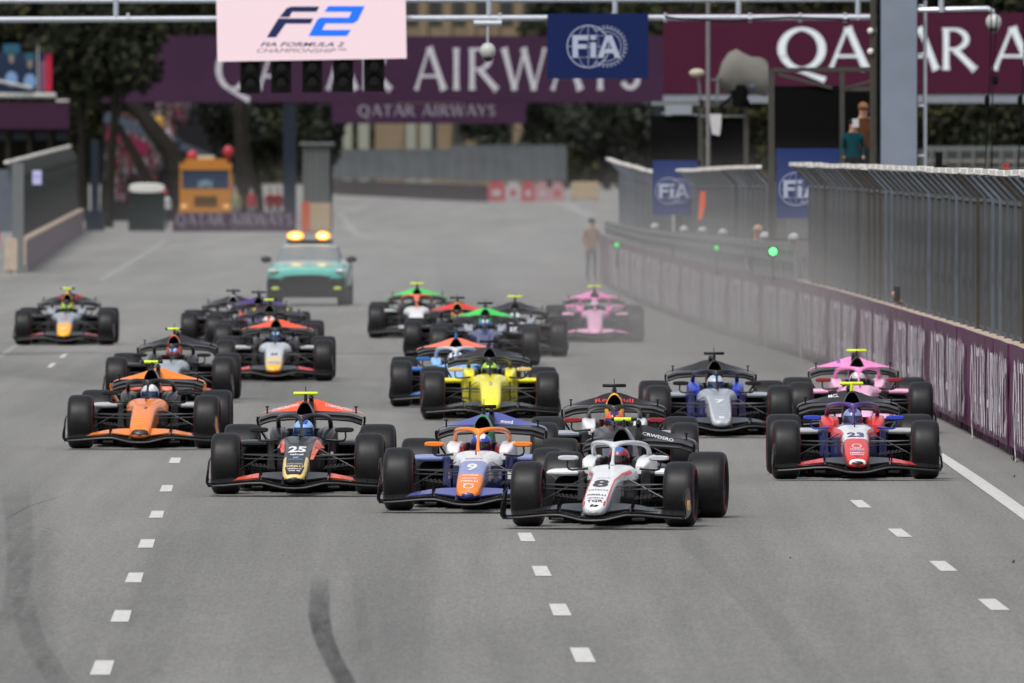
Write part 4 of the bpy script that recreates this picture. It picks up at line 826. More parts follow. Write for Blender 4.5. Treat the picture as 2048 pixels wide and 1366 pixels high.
# ------------------------------------------------------------------ trees and hill
def leaf_mesh(name, n, rad, mats, lobes=14, lo=-.45, size=.3):
    c = rng.normal(0, 1, (lobes, 3)); c /= np.linalg.norm(c, axis=1)[:, None]; c *= rng.uniform(.35, .95, (lobes, 1)); c *= np.array(rad) * .72; c[:, 2] = np.maximum(c[:, 2], lo * rad[2])
    lr = rng.uniform(.28, .5, lobes) * min(rad)
    k = rng.integers(0, lobes, n); dv = rng.normal(0, 1, (n, 3)); dv /= np.linalg.norm(dv, axis=1)[:, None]
    P_ = c[k] + dv * (lr[k] * rng.uniform(.55, 1.08, n))[:, None]
    a = rng.normal(0, 1, (n, 3)); a /= np.linalg.norm(a, axis=1)[:, None]; b = np.cross(a, rng.normal(0, 1, (n, 3))); b /= np.linalg.norm(b, axis=1)[:, None]
    s_ = (rng.uniform(.6, 1.4, n) * size)[:, None]; V = np.stack([P_ - a * s_, P_ + b * s_ * .6, P_ + a * s_, P_ - b * s_ * .6], 1).reshape(-1, 3)
    me = bpy.data.meshes.new(name); me.vertices.add(len(V)); me.vertices.foreach_set('co', V.ravel()); me.loops.add(4 * n); me.loops.foreach_set('vertex_index', np.arange(4 * n))
    me.polygons.add(n); me.polygons.foreach_set('loop_start', np.arange(n) * 4)
    for m in mats: me.materials.append(m)
    me.polygons.foreach_set('material_index', rng.integers(0, len(mats), n)); me.update(calc_edges=True); return me
LF = [mat('leaf_dark', (.014, .017, .010), .8, var=.3, vs=.3), mat('leaf_mid', (.030, .033, .015), .8, var=.3, vs=.3), mat('leaf_olive', (.052, .048, .018), .8, var=.3, vs=.3)]
LFP = [mat('leaf_dark', (0, 0, 0)), mat('leaf_hazed', (.042, .047, .040), .8, var=.3, vs=.3)]  # paler grey leaves: distance haze put into the leaf colour
BARK = mat('bark', (.018, .016, .013), .9, var=.3, vs=2, bump=.3)
crowns = [leaf_mesh('crown', 9000, (4.5, 3.5, 4.2), LF, 18, size=.26), leaf_mesh('crown', 9000, (5.2, 3.5, 4.8), [LF[0], LF[0], LF[1]], 20, size=.28), leaf_mesh('crown', 8000, (3.8, 3.0, 5.4), LFP, 16, size=.25), leaf_mesh('crown', 9000, (4.6, 3.4, 4.4), [LF[0], LF[2], LF[1]], 18, size=.26)]
def trunk_mesh(h, lean):
    m = MB(); m.tube([(0, 0, 0), (lean * .3, 0, h * .35), (lean * .7, .1, h * .7), (lean, 0, h)], [.34, .26, .2, .12], 9)
    for k in range(5):
        a = k * 1.3; z0 = h * (.45 + .1 * k); r_ = 1.6 + .3 * k; m.tube([(lean * z0 / h, 0, z0), (lean + r_ * .5 * math.cos(a), r_ * .4 * math.sin(a), z0 + h * .25), (lean + r_ * math.cos(a), r_ * math.sin(a), z0 + h * .42)], [.13, .09, .04], 6)
    return m.mesh('trunk', BARK, True)
trunks = [trunk_mesh(8, .4), trunk_mesh(7.5, -1.2), trunk_mesh(9, 1.6)]
def tree(x, d, h, ci, ti, sc, lab, rz=0.):
    e = empty('tree', (x, d, 0), rz, lab, 'tree', 'trees behind the track'); o = obj('trunk', trunks[ti], e); o.scale = (sc, sc, h / 9)
    c = obj('crown', crowns[ci], e, (.3, 0, h)); c.scale = (sc, sc, sc); return e
TL = [ # px, distance, crown centre height, crown, trunk, scale, label
 (30, 900, 11.5, 1, 0, 1.05, 'dark leafy tree above the billboard at the far left'), (165, 880, 9.2, 1, 1, 1.0, 'dense dark tree just right of the billboard'), (150, 890, 4.6, 0, 1, .85, 'low dark tree behind the left debris fence'),
 (215, 800, 8.8, 1, 2, .85, 'dark tree covering the left end of the purple bridge'), (250, 900, 12.5, 0, 0, 1., 'olive green tree above the left end of the bridge'), (380, 930, 13.5, 3, 1, 1., 'tall olive tree rising left of the LED screen'),
 (480, 980, 12.5, 1, 0, 1., 'dark tree behind the LED screen'), (640, 1150, 15, 1, 2, 1.1, 'dark tree behind the right half of the LED screen'),
 (440, 900, 5.0, 2, 1, .75, 'grey green tree beneath the bridge right of the truck'), (520, 910, 5.4, 1, 0, .8, 'dark tree trunk and crown beneath the bridge by the blue post'), (625, 930, 5.2, 2, 2, .7, 'greyish tree under the bridge behind the grey pylon'), (370, 905, 6.6, 1, 2, .7, 'dark leaning tree under the bridge over the grandstand'),
 (1130, 1540, 14.7, 1, 0, 1.4, 'dark tree left of the blue emblem board above the bridge'), (1240, 1545, 14.5, 2, 1, 1.35, 'greyish tree top behind the blue emblem board'), (1340, 1150, 12.5, 0, 2, 1.1, 'green tree top left of the burgundy banner'), (1100, 1530, 6.6, 2, 1, 1.15, 'dark tree right of the bridge sign under the bridge'), (990, 1535, 6.7, 2, 0, 1.1, 'dark tree behind the right half of the bridge sign'), (1215, 1500, 6.0, 2, 2, 1.2, 'hazy grey green tree above the far right fence'), (1300, 1100, 5.4, 2, 1, .95, 'dark tree left of the camera platform'),
 (1480, 760, 11.0, 3, 0, .9, 'olive tree top behind the start gantry centre right'), (1600, 740, 11.2, 3, 1, .9, 'yellowish olive tree top above the burgundy banner'), (1720, 730, 11.2, 0, 2, .9, 'green tree top left of the column'), (1890, 720, 10.8, 1, 0, .9, 'dark tree top right of the column'), (2010, 710, 11.0, 1, 1, .9, 'dark tree top at the right picture corner'),
 (1880, 690, 4.6, 3, 1, .66, 'olive hedge tree under the banner right of the column'), (1960, 690, 4.8, 1, 2, .66, 'dark tree in the gap under the burgundy banner'), (2045, 690, 4.6, 1, 0, .66, 'dark tree at the right edge under the banner'), (1520, 700, 4.8, 3, 0, .7, 'olive tree seen between the two pit stands'), (1440, 760, 4.6, 1, 1, .7, 'dark tree behind the camera platform'), (1640, 700, 5.2, 1, 2, .8, 'dark tree behind the pit stand'),
 (0, 900, 13.0, 0, 2, 1.1, 'olive tree top at the upper left corner'), (110, 880, 13.0, 3, 0, 1., 'yellow flecked tree top above the gantry pipe on the left')]
for i, (px, d, h, ci, ti, sc_, lb) in enumerate(TL): tree(AT(px, 0, d).x, d, h, ci, ti, sc_, lb, (i * 1.7) % 6.28 if abs(px - 1000) > 0 else 0)
wood = leaf_mesh('far_wood', 10, (1, 1, 1), LF)
n = 60000; P_ = np.stack([rng.uniform(-75, 75, n), rng.uniform(1720, 1750, n), rng.uniform(0, 30, n) ** 1], 1)
P_[:, 2] *= .85 + .15 * np.sin(P_[:, 0] * .7) ; a = rng.normal(0, 1, (n, 3)); a /= np.linalg.norm(a, axis=1)[:, None]; b = np.cross(a, rng.normal(0, 1, (n, 3))); b /= np.linalg.norm(b, axis=1)[:, None]; s_ = rng.uniform(.4, .9, n)[:, None]
V = np.stack([P_ - a * s_, P_ + b * s_ * .7, P_ + a * s_, P_ - b * s_ * .7], 1).reshape(-1, 3)
me = bpy.data.meshes.new('far_wood'); me.vertices.add(4 * n); me.vertices.foreach_set('co', V.ravel()); me.loops.add(4 * n); me.loops.foreach_set('vertex_index', np.arange(4 * n)); me.polygons.add(n); me.polygons.foreach_set('loop_start', np.arange(n) * 4)
for m in LF: me.materials.append(m)
me.polygons.foreach_set('material_index', rng.integers(0, 3, n)); me.update(calc_edges=True); obj('far_wood', me, kind='stuff', label='dense dark wood closing the view behind everything', cat='wood')
mb = MB(); hx = np.linspace(-400, 400, 41); hz = 48 + 8 * np.sin(hx * .02) + 4 * np.sin(hx * .07)
for i in range(40):
    mb.add([(hx[i], 1780, 0), (hx[i + 1], 1780, 0), (hx[i + 1], 1950, hz[i + 1]), (hx[i], 1950, hz[i])], [(0, 1, 2, 3)]); mb.add([(hx[i], 1950, hz[i]), (hx[i + 1], 1950, hz[i + 1]), (hx[i + 1], 2400, hz[i + 1] * 1.1), (hx[i], 2400, hz[i] * 1.1)], [(0, 1, 2, 3)])
mb.build('hill', mat('hill_scrub', (.035, .042, .022), .95, var=.4, vs=.02), kind='structure')
# leaning dark trunks in front of the grandstand
for i, (pts, lb) in enumerate((([(262, 200), (300, 250), (345, 310), (372, 400)], 'thick dark leaning trunk crossing in front of the grandstand'), ([(235, 250), (270, 310), (300, 370), (318, 420)], 'thinner dark leaning trunk left of the thick one'), ([(480, 205), (484, 300), (500, 400)], 'dark upright trunk right of the orange truck'))):
    mb = MB(); q = [AT(x, y, 862 + i) for x, y in pts]; q.append(Vector((q[-1].x + .2, q[-1].y, 0))); o_ = Vector((q[-1].x, q[-1].y, 0)); mb.tube([v - o_ for v in q], [.35, .42, .5, .55, .6][:len(q)] if i != 1 else [.2, .25, .3, .35, .4], 9)
    e = empty('tree', o_, 0, lb, 'tree'); mb.build('trunk', BARK, e, True); cr = obj('crown', crowns[1], e, (q[0] - o_) + Vector((0, 0, 2.0))); cr.scale = (.4, .4, .4)
# grey fenced pit lane side seen through the gap between the near and middle fences
e = empty('pit_lane_fence', (5.1, 345, 0), 0, 'dull grey fence closing the gap below the blue board by the tall fence', 'fence')
for i in range(4):
    MB().box(i * .5, i * .5 + .46, -.02, .02, 0, 2.55).build('mesh_panel', GALVD if i % 2 else mat('panel_grey', (.07, .072, .07), .7), e)
    MB().box(i * .5 + .46, i * .5 + .5, -.04, .04, 0, 2.6).build('fence_post', GREYP, e)
# ------------------------------------------------------------------ open wheel race cars
# car space: x to the viewer's right, y towards the rear, z up, origin on the ground under the front axle
NOSE = [(-1.085, 0, .030, .175, .205, 2.2), (-1.06, 0, .085, .150, .235, 2.5), (-1.00, 0, .118, .140, .268, 3.0), (-.88, 0, .134, .145, .315, 3.4), (-.70, 0, .142, .160, .368, 3.8), (-.45, 0, .147, .180, .432, 4.2),
        (-.20, 0, .152, .190, .487, 4.2), (.05, 0, .160, .190, .532, 4.2), (.25, 0, .172, .170, .562, 4.2), (.42, 0, .195, .150, .582, 4.0), (.56, 0, .232, .120, .598, 3.6), (.70, 0, .262, .090, .612, 3.6), (.84, 0, .275, .07, .618, 4.0)]
_ny = [s[0] for s in NOSE]
def nsec(y): return [float(np.interp(y, _ny, [s[i] for s in NOSE])) for i in (2, 3, 4, 5)]
_zt = [s[4] for s in NOSE]
def nose_pt(x, z, lift=.005):
    """point on the upper nose skin whose crest height is z"""
    y = float(np.interp(z, _zt, _ny)); hw, zb, zt, e = nsec(y); q = min(.97, abs(x) / hw)
    return (x, y, (zb + zt) / 2 + (zt - zb) / 2 * (1 - q ** e) ** (1 / e) + lift)

def tyre_mesh(w, R):
    h = w / 2; pr = [(-h + .015, .245), (-h - .006, .262), (-h - .012, R - .075), (-h - .010, R - .060), (-h + .000, R - .032), (-h + .016, R - .014), (-h + .045, R - .004), (-h * .4, R), (h * .4, R), (h - .045, R - .004), (h - .016, R - .014), (h, R - .032), (h + .010, R - .060), (h + .012, R - .075), (h + .006, .262), (h - .015, .245)]
    mb = MB(); mb.lathe_x(pr, 40, lambda i: 1 if i in (2, 12) else 0); return mb.mesh('tyre', [RUB, RUBRED], True, 55)
def rim_mesh(w):
    h = w / 2; mb = MB(); mb.lathe_x([(-h + .02, .25), (-h + .02, .235), (h - .05, .225), (h - .02, .235), (h - .02, .25)], 28)
    for sd in (-1, 1):
        mb.lathe_x([(sd * (h - .05), .225), (sd * (h - .07), .15), (sd * (h - .06), .06), (sd * (h - .02), .04), (sd * (h - .02), .001)], 28)
        for k in range(10):
            a = k * math.pi / 5; mb.bar((sd * (h - .035), .05 * math.cos(a), .05 * math.sin(a)), (sd * (h - .035), .235 * math.cos(a), .235 * math.sin(a)), .02, .014, up=(1, 0, 0))
    return mb.mesh('rim', RIM, True)
TYF, TYR, RMF, RMR = tyre_mesh(.295, .338), tyre_mesh(.375, .348), rim_mesh(.295), rim_mesh(.375)

FWX = np.linspace(-.945, .945, 43)
def fw_z(x): return float(np.interp(abs(x), [0, .12, .22, .34, .48, .62, .78, .90, .945], [.102, .108, .132, .160, .158, .145, .130, .124, .126]))
def flap_z(x): return float(np.interp(abs(x), [.10, .30, .42, .55, .75, .88], [.268, .260, .248, .222, .180, .148]))
def fw_main():
    mb = MB(); A = [(x, -1.16 + .22 * (abs(x) / .945) ** 2 * .6, fw_z(x)) for x in FWX]; B = [(x, -.80, fw_z(x) + .022) for x in FWX]
    mb.strip(A, B, (0, .0, -.020)); 
    mb.tube([(a[0], a[1], a[2] - .008) for a in A], .013, 8)
    A = [(x, -1.02, fw_z(x) + .026) for x in FWX]; B = [(x, -.72, fw_z(x) + .060) for x in FWX]; mb.strip(A, B, (0, .006, -.012))
    for x in (-.385, .385): mb.strip([(x, -1.05, fw_z(x)), (x, -1.0, fw_z(x) + .10), (x, -.9, .315)], [(x, -.70, fw_z(x)), (x, -.72, fw_z(x) + .10), (x, -.80, .315)], (.008, 0, 0), m=1)
    for x in (-.80, .80): mb.tube([(x, -1.0, .12), (x * 1.01, -.95, .20)], .004, 5, m=1)
    return mb.mesh('mainplane', [CARBG, CARBM], True)
def fw_flap(side, a, b):
    xs = np.linspace(a, b, 12) * side; mb = MB()
    A = [(x, -1.00 + .10 * abs(x), fw_z(x) + .030 + .4 * max(0, flap_z(x) - fw_z(x) - .04)) for x in xs]; B = [(x, -.74 + .05 * abs(x), flap_z(x)) for x in xs]
    mb.strip(A, B, (0, .006, -.012)); return mb.mesh('flap', [CARB], False)
def fw_lowflap():
    mb = MB()
    for sd in (-1, 1):
        xs = np.linspace(.14, .86, 14) * sd
        mb.strip([(x, -1.05 + .1 * abs(x), fw_z(x) + .022) for x in xs], [(x, -.93 + .08 * abs(x), fw_z(x) + .022 + .38 * max(0, flap_z(x) - fw_z(x) - .04)) for x in xs], (0, .006, -.012))
    return mb.mesh('lower_flap', CARBG)
def endplate(side):
    mb = MB(); yy = [-1.10, -.95, -.8, -.62]; n = 8; out = []
    def prof(t, y):   # t 0 bottom .. 1 top
        top = .36 + .06 * ((y + 1.1) / .48); z = .112 + t * (top - .112) * (1 if y > -1.05 else .75)
        x = .925 + .035 * (1 - (1 - min(1, t * 3)) ** 2) - .012 * t * t * 2; return (side * x, y, z)
    for i in range(n):
        for j in range(3):
            q = [prof(i / n, yy[j]), prof((i + 1) / n, yy[j]), prof((i + 1) / n, yy[j + 1]), prof(i / n, yy[j + 1])]
            mb.add(q, [(0, 1, 2, 3)], 0); mb.add([(p[0] + side * .012, p[1], p[2]) for p in q], [(0, 1, 2, 3)], 1)
    mb.tube([prof(i / n, -1.105) for i in range(n + 1)], [.011] * n + [.007], 7, m=0)
    mb.tube([prof(1, y) for y in yy], .007, 6, m=0)
    return mb.mesh('endplate', [CARB, CARB], True)
M_MAIN, M_LOW = fw_main(), fw_lowflap(); M_FIN = [fw_flap(s, .13, .36) for s in (-1, 1)]; M_FOUT = [fw_flap(s, .375, .86) for s in (-1, 1)]; M_EP = [endplate(s) for s in (-1, 1)]

def rw_top(x): a = abs(x); return float(np.interp(a, [0, .06, .13, .22, .34, .48, .55, .585, .60], [.965, .960, .940, .905, .872, .835, .815, .795, .765]))
RX = np.concatenate([np.linspace(-.6, -.5, 6), np.linspace(-.48, .48, 29), np.linspace(.5, .6, 6)])
def rw_flap():
    mb = MB(); A = [(x, 3.46 + .12 * abs(x), min(.835 - .03 * abs(x), rw_top(x) - .010)) for x in RX]; B = [(x, 3.62 + .05 * abs(x), rw_top(x)) for x in RX]
    mb.strip(A, B, (0, .012, -.006)); return mb.mesh('flap', [CARB], False)
def rw_main():
    mb = MB(); X = np.linspace(-.575, .575, 31); z = lambda x: .775 + .035 * math.cos(x / .6 * math.pi / 2) - .03 * max(0, abs(x) - .45) / .12
    mb.strip([(x, 3.28, z(x) - .055) for x in X], [(x, 3.50, z(x)) for x in X], (0, .01, -.018)); mb.tube([(x, 3.285, z(x) - .058) for x in X], .017, 7)
    mb.strip([(x, 3.40, z(x) - .01) for x in X], [(x, 3.48, z(x) + .018) for x in X], (0, .01, -.010), m=1)
    return mb.mesh('mainplane', [CARB, mat('slat_grey', (.06, .06, .065), .5)], True)
def rw_end(side):
    P_ = [(.600, .770), (.606, .735), (.600, .69), (.580, .64), (.550, .585), (.515, .53), (.48, .47), (.455, .40), (.45, .30)]; mb = MB()
    mb.strip([(side * x, 3.30 + .04 * i * .3, z) for i, (x, z) in enumerate(P_)], [(side * x, 3.72 - .01 * i, z) for i, (x, z) in enumerate(P_)], (-side * .014, 0, 0))
    mb.tube([(side * x, 3.30 + .012 * i, z) for i, (x, z) in enumerate(P_)], .011, 6); return mb.mesh('endplate', CARB, True)
def rw_misc():
    mb = MB(); mb.strip([(-.028, 3.35, .76), (-.028, 3.35, .93), (-.02, 3.40, 1.0)], [(.028, 3.35, .76), (.028, 3.35, .93), (.02, 3.40, 1.0)], (0, .12, 0)); mb.ell((0, 3.4, .985), (.03, .1, .04), 10, 6)
    mb.box(-.025, .025, 3.0, 3.45, .35, .76)
    return mb.mesh('actuator', CARB, True)
M_PEG = MB().tube([(0, 3.50, .80), (0, 3.50, .885)], .009, 6).box(-.02, .02, 3.47, 3.52, .872, .885).mesh('wing_sensor', CARB)
M_BEAM = MB().box(-.44, .44, 3.45, 3.62, .30, .33).mesh('beam_wing', CARB)
M_RF, M_RM, M_RE, M_RX = rw_flap(), rw_main(), [rw_end(s) for s in (-1, 1)], rw_misc()

def halo_mesh():
    mb = MB(); pts = []
    P_ = [(.285, 1.80, .60), (.292, 1.72, .70), (.290, 1.60, .775), (.270, 1.42, .815), (.225, 1.24, .833), (.160, 1.10, .842), (.085, 1.01, .840), (.03, .975, .832), (0, .965, .826)]
    full = [(-x, y, z) for x, y, z in P_[:-1]] + P_[::-1]; 
    def smooth(p, k=3):
        p = [Vector(q) for q in p]
        for _ in range(k - 1): p = [p[0]] + sum([[p[i] * .75 + p[i + 1] * .25, p[i] * .25 + p[i + 1] * .75] for i in range(len(p) - 1)], []) + [p[-1]]
        return p
    mb.tube(smooth(full), .026, 10); mb.tube([(0, .975, .828), (0, .93, .78), (0, .87, .72), (0, .80, .655), (0, .74, .60)], [.030, .018, .015, .018, .034], 10)
    mb.tube([(-.10, 1.02, .842), (-.04, .97, .825), (0, .93, .785)], [.022, .026, .02], 8); mb.tube([(.10, 1.02, .842), (.04, .97, .825), (0, .93, .785)], [.022, .026, .02], 8)
    return mb.mesh('halo', [CARB], True)
M_HALO = halo_mesh()
def mirror(side):
    mb = MB(); mb.loft([(.86, side * .475, .088, .668, .705, 3), (.875, side * .475, .105, .658, .715, 3.4), (.93, side * .475, .105, .660, .713, 3.4), (.96, side * .475, .09, .668, .705, 3)], 18); h = mb.mesh('mirror', [CARB], True)
    mb = MB(); mb.tube([(side * .485, .93, .665), (side * .49, .93, .60), (side * .475, .93, .572), (side * .44, .93, .560), (side * .27, .93, .575)], [.010, .010, .012, .012, .014], 7); return h, mb.mesh('mirror_stalk', [CARB], True)
M_MIR = [mirror(s) for s in (-1, 1)]
def cockpit(sd_):
    mb = MB()
    for sd in (sd_,): mb.loft([(.98, sd * .265, .045, .52, .60, 4), (1.06, sd * .275, .065, .46, .635, 5), (1.22, sd * .285, .080, .42, .678, 6), (1.7, sd * .290, .085, .40, .700, 7), (1.95, sd * .28, .07, .40, .68, 5), (2.3, sd * .20, .06, .35, .55, 3)], 28)
    return mb.mesh('cockpit_surround', [CARB], True)
def hpad(sd_):
    mb = MB()
    for sd in (sd_,): mb.loft([(1.12, sd * .195, .028, .5, .655, 3), (1.2, sd * .192, .035, .5, .68, 3), (1.68, sd * .192, .035, .5, .69, 3)], 12)
    return mb.mesh('headrest', [CARB], True)
M_COCK, M_PAD = [cockpit(s) for s in (-1, 1)], [hpad(s) for s in (-1, 1)]; M_BACK = MB().box(-.21, .21, 1.74, 1.9, .35, .68).mesh('seat_back', CARB)
M_TUB = MB().loft([(.80, 0, .27, .07, .60, 4), (1.0, 0, .30, .06, .52, 4), (1.8, 0, .33, .06, .50, 4), (2.2, 0, .30, .06, .45, 3)], 24).mesh('tub_rear', [CARB], True)
def airbox():
    mb = MB(); f = lambda c: 1 if c.y < 1.735 else (2 if c.y > 1.80 else 0)
    mb.loft([(1.74, 0, .060, .76, .935, 2.2), (1.70, 0, .078, .735, .955, 2.2), (1.695, 0, .094, .60, .972, 2.1), (1.72, 0, .102, .58, .978, 2.1), (1.82, 0, .108, .5, .978, 2.2), (2.3, 0, .10, .4, .93, 2.2), (2.9, 0, .06, .33, .74, 2.2), (3.3, 0, .03, .3, .5, 2)], 24, lambda c: 1 if (c.y < 1.72 and abs(c.x) < .08) and c.z < .95 and c.z > .735 and c.y > 1.71 else (2 if c.y > 1.9 else 0), cap=(True, True))
    mb.m[-2 if False else 0] = mb.m[0]
    # dark intake mouth
    v = [(.076 * math.cos(t), 1.7405, .845 + .108 * math.sin(t)) for t in np.linspace(0, 2 * math.pi, 24, endpoint=False)]
    mb.add(v, [tuple(range(24))], 1)
    return mb.mesh('airbox', [CARB, DARK, CARB], True)
def airbox2():
    """arched opening: rim shell with a deep dark mouth"""
    n = 28; mb = MB(); arch = lambda hw, zb, zt, y: [(hw * math.copysign(abs(math.cos(t)) ** .8, math.cos(t)) * (1 - .35 * max(0, math.sin(t)) ** 2), y, zb + (zt - zb) * (.5 + .5 * math.sin(t))) for t in np.linspace(0, 2 * math.pi, n, endpoint=False)]
    rings = [arch(.070, .76, .945, 1.92), arch(.078, .745, .957, 1.70), arch(.084, .735, .966, 1.675), (arch(.098, .62, .980, 1.685)), arch(.112, .56, .985, 1.78), arch(.118, .48, .975, 2.0), arch(.105, .40, .92, 2.4), arch(.07, .34, .76, 2.9), arch(.035, .3, .52, 3.3)]
    v = [p for r in rings for p in r]; fs = []; ms = []
    for i in range(len(rings) - 1):
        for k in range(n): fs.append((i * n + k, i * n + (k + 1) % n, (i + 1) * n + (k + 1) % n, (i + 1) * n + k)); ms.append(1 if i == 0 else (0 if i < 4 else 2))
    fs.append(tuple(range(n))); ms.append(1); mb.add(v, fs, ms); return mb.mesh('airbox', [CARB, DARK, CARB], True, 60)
M_AIR = airbox2()
def tcam():
    mb = MB(); mb.tube([(0, 1.95, .96), (0, 1.95, 1.06)], [.022, .018], 8, flat=1.4); a = mb.mesh('camera_stem', [CARB], True)
    mb = MB(); mb.tube([(-.135, 1.95, 1.065), (-.128, 1.95, 1.065), (.128, 1.95, 1.065), (.135, 1.95, 1.065)], [.014, .020, .020, .014], 10, m=0); b = mb.mesh('camera_pod', [CARB], True)
    mb = MB(); mb.tube([(0, 1.96, 1.08), (0, 1.97, 1.145)], .0045, 5); c = mb.mesh('antenna', [CARB]); return a, b, c
M_TS, M_TP, M_TA = tcam()
def tcam2():   # lime centre with black tips
    mb = MB()
    for a, b, m in ((-.135, -.105, 1), (-.104, .075, 0), (.076, .135, 1)): mb.tube([(a, 1.95, 1.065), (a + .003, 1.95, 1.065), (b - .003, 1.95, 1.065), (b, 1.95, 1.065)], [.018, .020, .020, .018], 10, m=m)
    return mb.mesh('camera_pod', [CARB, CARB], True)
M_TP2 = tcam2()
def sidepod(sd):
    mb = MB(); mb.loft([(1.16, sd * .50, .215, .515, .535, 2.5), (1.18, sd * .50, .235, .495, .552, 3), (1.35, sd * .50, .245, .485, .562, 3.6), (1.6, sd * .50, .245, .47, .562, 4), (2.2, sd * .45, .22, .30, .52, 3), (2.8, sd * .32, .16, .2, .42, 3), (3.2, sd * .2, .1, .2, .32, 3)], 20); a = mb.mesh('sidepod', [CARB], True)
    mb = MB(); mb.loft([(1.30, sd * .47, .19, .20, .49, 4), (1.5, sd * .47, .24, .08, .48, 4), (2.2, sd * .42, .24, .07, .42, 3), (3.1, sd * .22, .14, .07, .3, 3)], 16)
    mb.box(sd * .30, sd * .70, 1.20, 1.30, .34, .36)
    mb.strip([(sd * .33, 1.10, .09), (sd * .33, 1.12, .32)], [(sd * .62, 1.2, .09), (sd * .55, 1.2, .30)], (0, .02, 0)); b = mb.mesh('inlet', CARBM, True); return a, b
M_POD = [sidepod(s) for s in (-1, 1)]
def deflector(sd):
    mb = MB(); mb.strip([(sd * .285, .80, .10), (sd * .30, .80, .56)], [(sd * .34, 1.18, .10), (sd * .40, 1.18, .545)], (sd * .012, 0, 0)); mb.strip([(sd * .30, .84, .12), (sd * .295, .84, .545)], [(sd * .40, .98, .12), (sd * .37, .98, .545)], (0, .012, 0)); return mb.mesh('side_panel', [CARB])
M_DEF = [deflector(s) for s in (-1, 1)]
def floor_m():
    mb = MB(); mb.box(-.70, .70, 1.05, 3.1, .035, .060); mb.box(-.36, .36, .55, 1.05, .04, .075); mb.box(-.15, .15, .2, 3.2, .015, .034)
    for sd in (-1, 1):
        for x in (.34, .44, .54, .64): mb.strip([(sd * x, .78, .045), (sd * x, .80, .15), (sd * x, .9, .24)], [(sd * (x + .03), 1.25, .045), (sd * (x + .03), 1.25, .15), (sd * (x + .03), 1.25, .22)], (.008, 0, 0))
        mb.box(sd * .30, sd * .66, .92, 1.0, .235, .243); mb.box(sd * .62, sd * .74, 1.2, 2.6, .06, .10)
        for i in range(9): mb.bar((sd * (.30 + i * .035), .85, .215 + i * .004), (sd * (.32 + i * .035), .95, .250 + i * .004), .008, .012)
    mb.box(-.3, .3, 2.6, 3.5, .08, .34); mb.box(-.48, .48, 3.0, 3.62, .10, .16)
    for x in (-.45, .45): mb.box(x - .1, x + .1, 1.0, 1.5, .10, .115)
    return mb.mesh('floor', CARBM)
M_FLOOR = floor_m()
def brace_light():
    mb = MB(); mb.box(-.06, .06, -.70, -.60, .085, .105); return mb.mesh('floor_stay', mat('stay_grey', (.22, .22, .22), .4))
M_STAY = brace_light()
def susp(sd):
    mb = MB(); W = sd * .80; T = lambda a, b, r=.010: mb.tube([a, b], r, 7, flat=.7)
    T((sd * .15, -.22, .42), (W, -.02, .445)); T((sd * .17, .22, .43), (W, .02, .435)); T((sd * .16, -.18, .385), (W, -.06, .40), .009)
    T((sd * .16, -.22, .185), (W, -.02, .205)); T((sd * .20, .25, .185), (W, .02, .20))
    T((sd * .19, .12, .515), (W * .97, .0, .21), .009)
    mb.bar((sd * .62, -.05, .44), (sd * .82, -.05, .40), .04, .10); mb.ell((W, 0, .33), (.06, .12, .14), 10, 6)
    for i in range(6): mb.bar((sd * (.28 + .045 * i), .40, .275 + .006 * i), (sd * (.31 + .045 * i), .40, .305 + .006 * i), .012, .02)
    mb.bar((sd * .26, .38, .27), (sd * .56, .38, .31), .03, .008); return mb.mesh('suspension', STEELARM, True)
def susp_r(sd):
    mb = MB(); W = sd * .78
    for a, b in (((sd * .14, 2.8, .40), (W, 3.13, .44)), ((sd * .14, 3.3, .40), (W, 3.15, .44)), ((sd * .14, 2.8, .16), (W, 3.13, .2)), ((sd * .14, 3.3, .16), (W, 3.15, .2)), ((sd * .1, 3.1, .45), (W, 3.1, .22))): mb.tube([a, b], .012, 6, flat=.7)
    return mb.mesh('suspension', CARBM, True)
M_SUS = [susp(s) for s in (-1, 1)]; M_SUR = [susp_r(s) for s in (-1, 1)]
M_PITOT = MB().tube([(0, .46, .58), (0, .46, .64), (0, .46, .725)], [.008, .0045, .004], 6).mesh('pitot_tube', [CARB])

# driver: torso, arms, head in one skin; helmet and visor on top
DJ = [(0, 1.62, .22), (0, 1.60, .42), (0, 1.55, .52), (0, 1.45, .62), (.16, 1.52, .50), (.20, 1.30, .40), (.12, 1.05, .46), (-.16, 1.52, .50), (-.20, 1.30, .40), (-.12, 1.05, .46), (.09, 1.1, .24), (-.09, 1.1, .24)]
DE = [(0, 1), (1, 2), (2, 3), (2, 4), (4, 5), (5, 6), (2, 7), (7, 8), (8, 9), (0, 10), (0, 11)]
drv_me = skinned('driver_body', DJ, DE, [.13, .15, .12, .07, .07, .05, .04, .07, .05, .04, .07, .07], [CLD], lambda c: 0, 1)
hm = MB(); hm.ell((0, 1.42, .665), (.118, .140, .128), 24, 16, matf=lambda v: 1 if (v.z > .075 and abs(v.x) < .045) else (2 if v.z < -.055 else 0)); hm.box(-.125, .125, 1.40, 1.46, .60, .62, 2)
helm_me = hm.mesh('helmet', [CARB, CARB, CARB], True, 70)
vm = MB(); N_ = 14; A = []; B = []
for i in range(N_ + 1):
    t = math.radians(-62 + 124 * i / N_); A.append((.122 * math.sin(t), 1.42 - .1455 * math.cos(t), .632)); B.append((.119 * math.sin(t), 1.42 - .141 * math.cos(t), .702))
vm.strip(A, B, (0, .006, 0)); vis_me = vm.mesh('visor', [CARB], True)

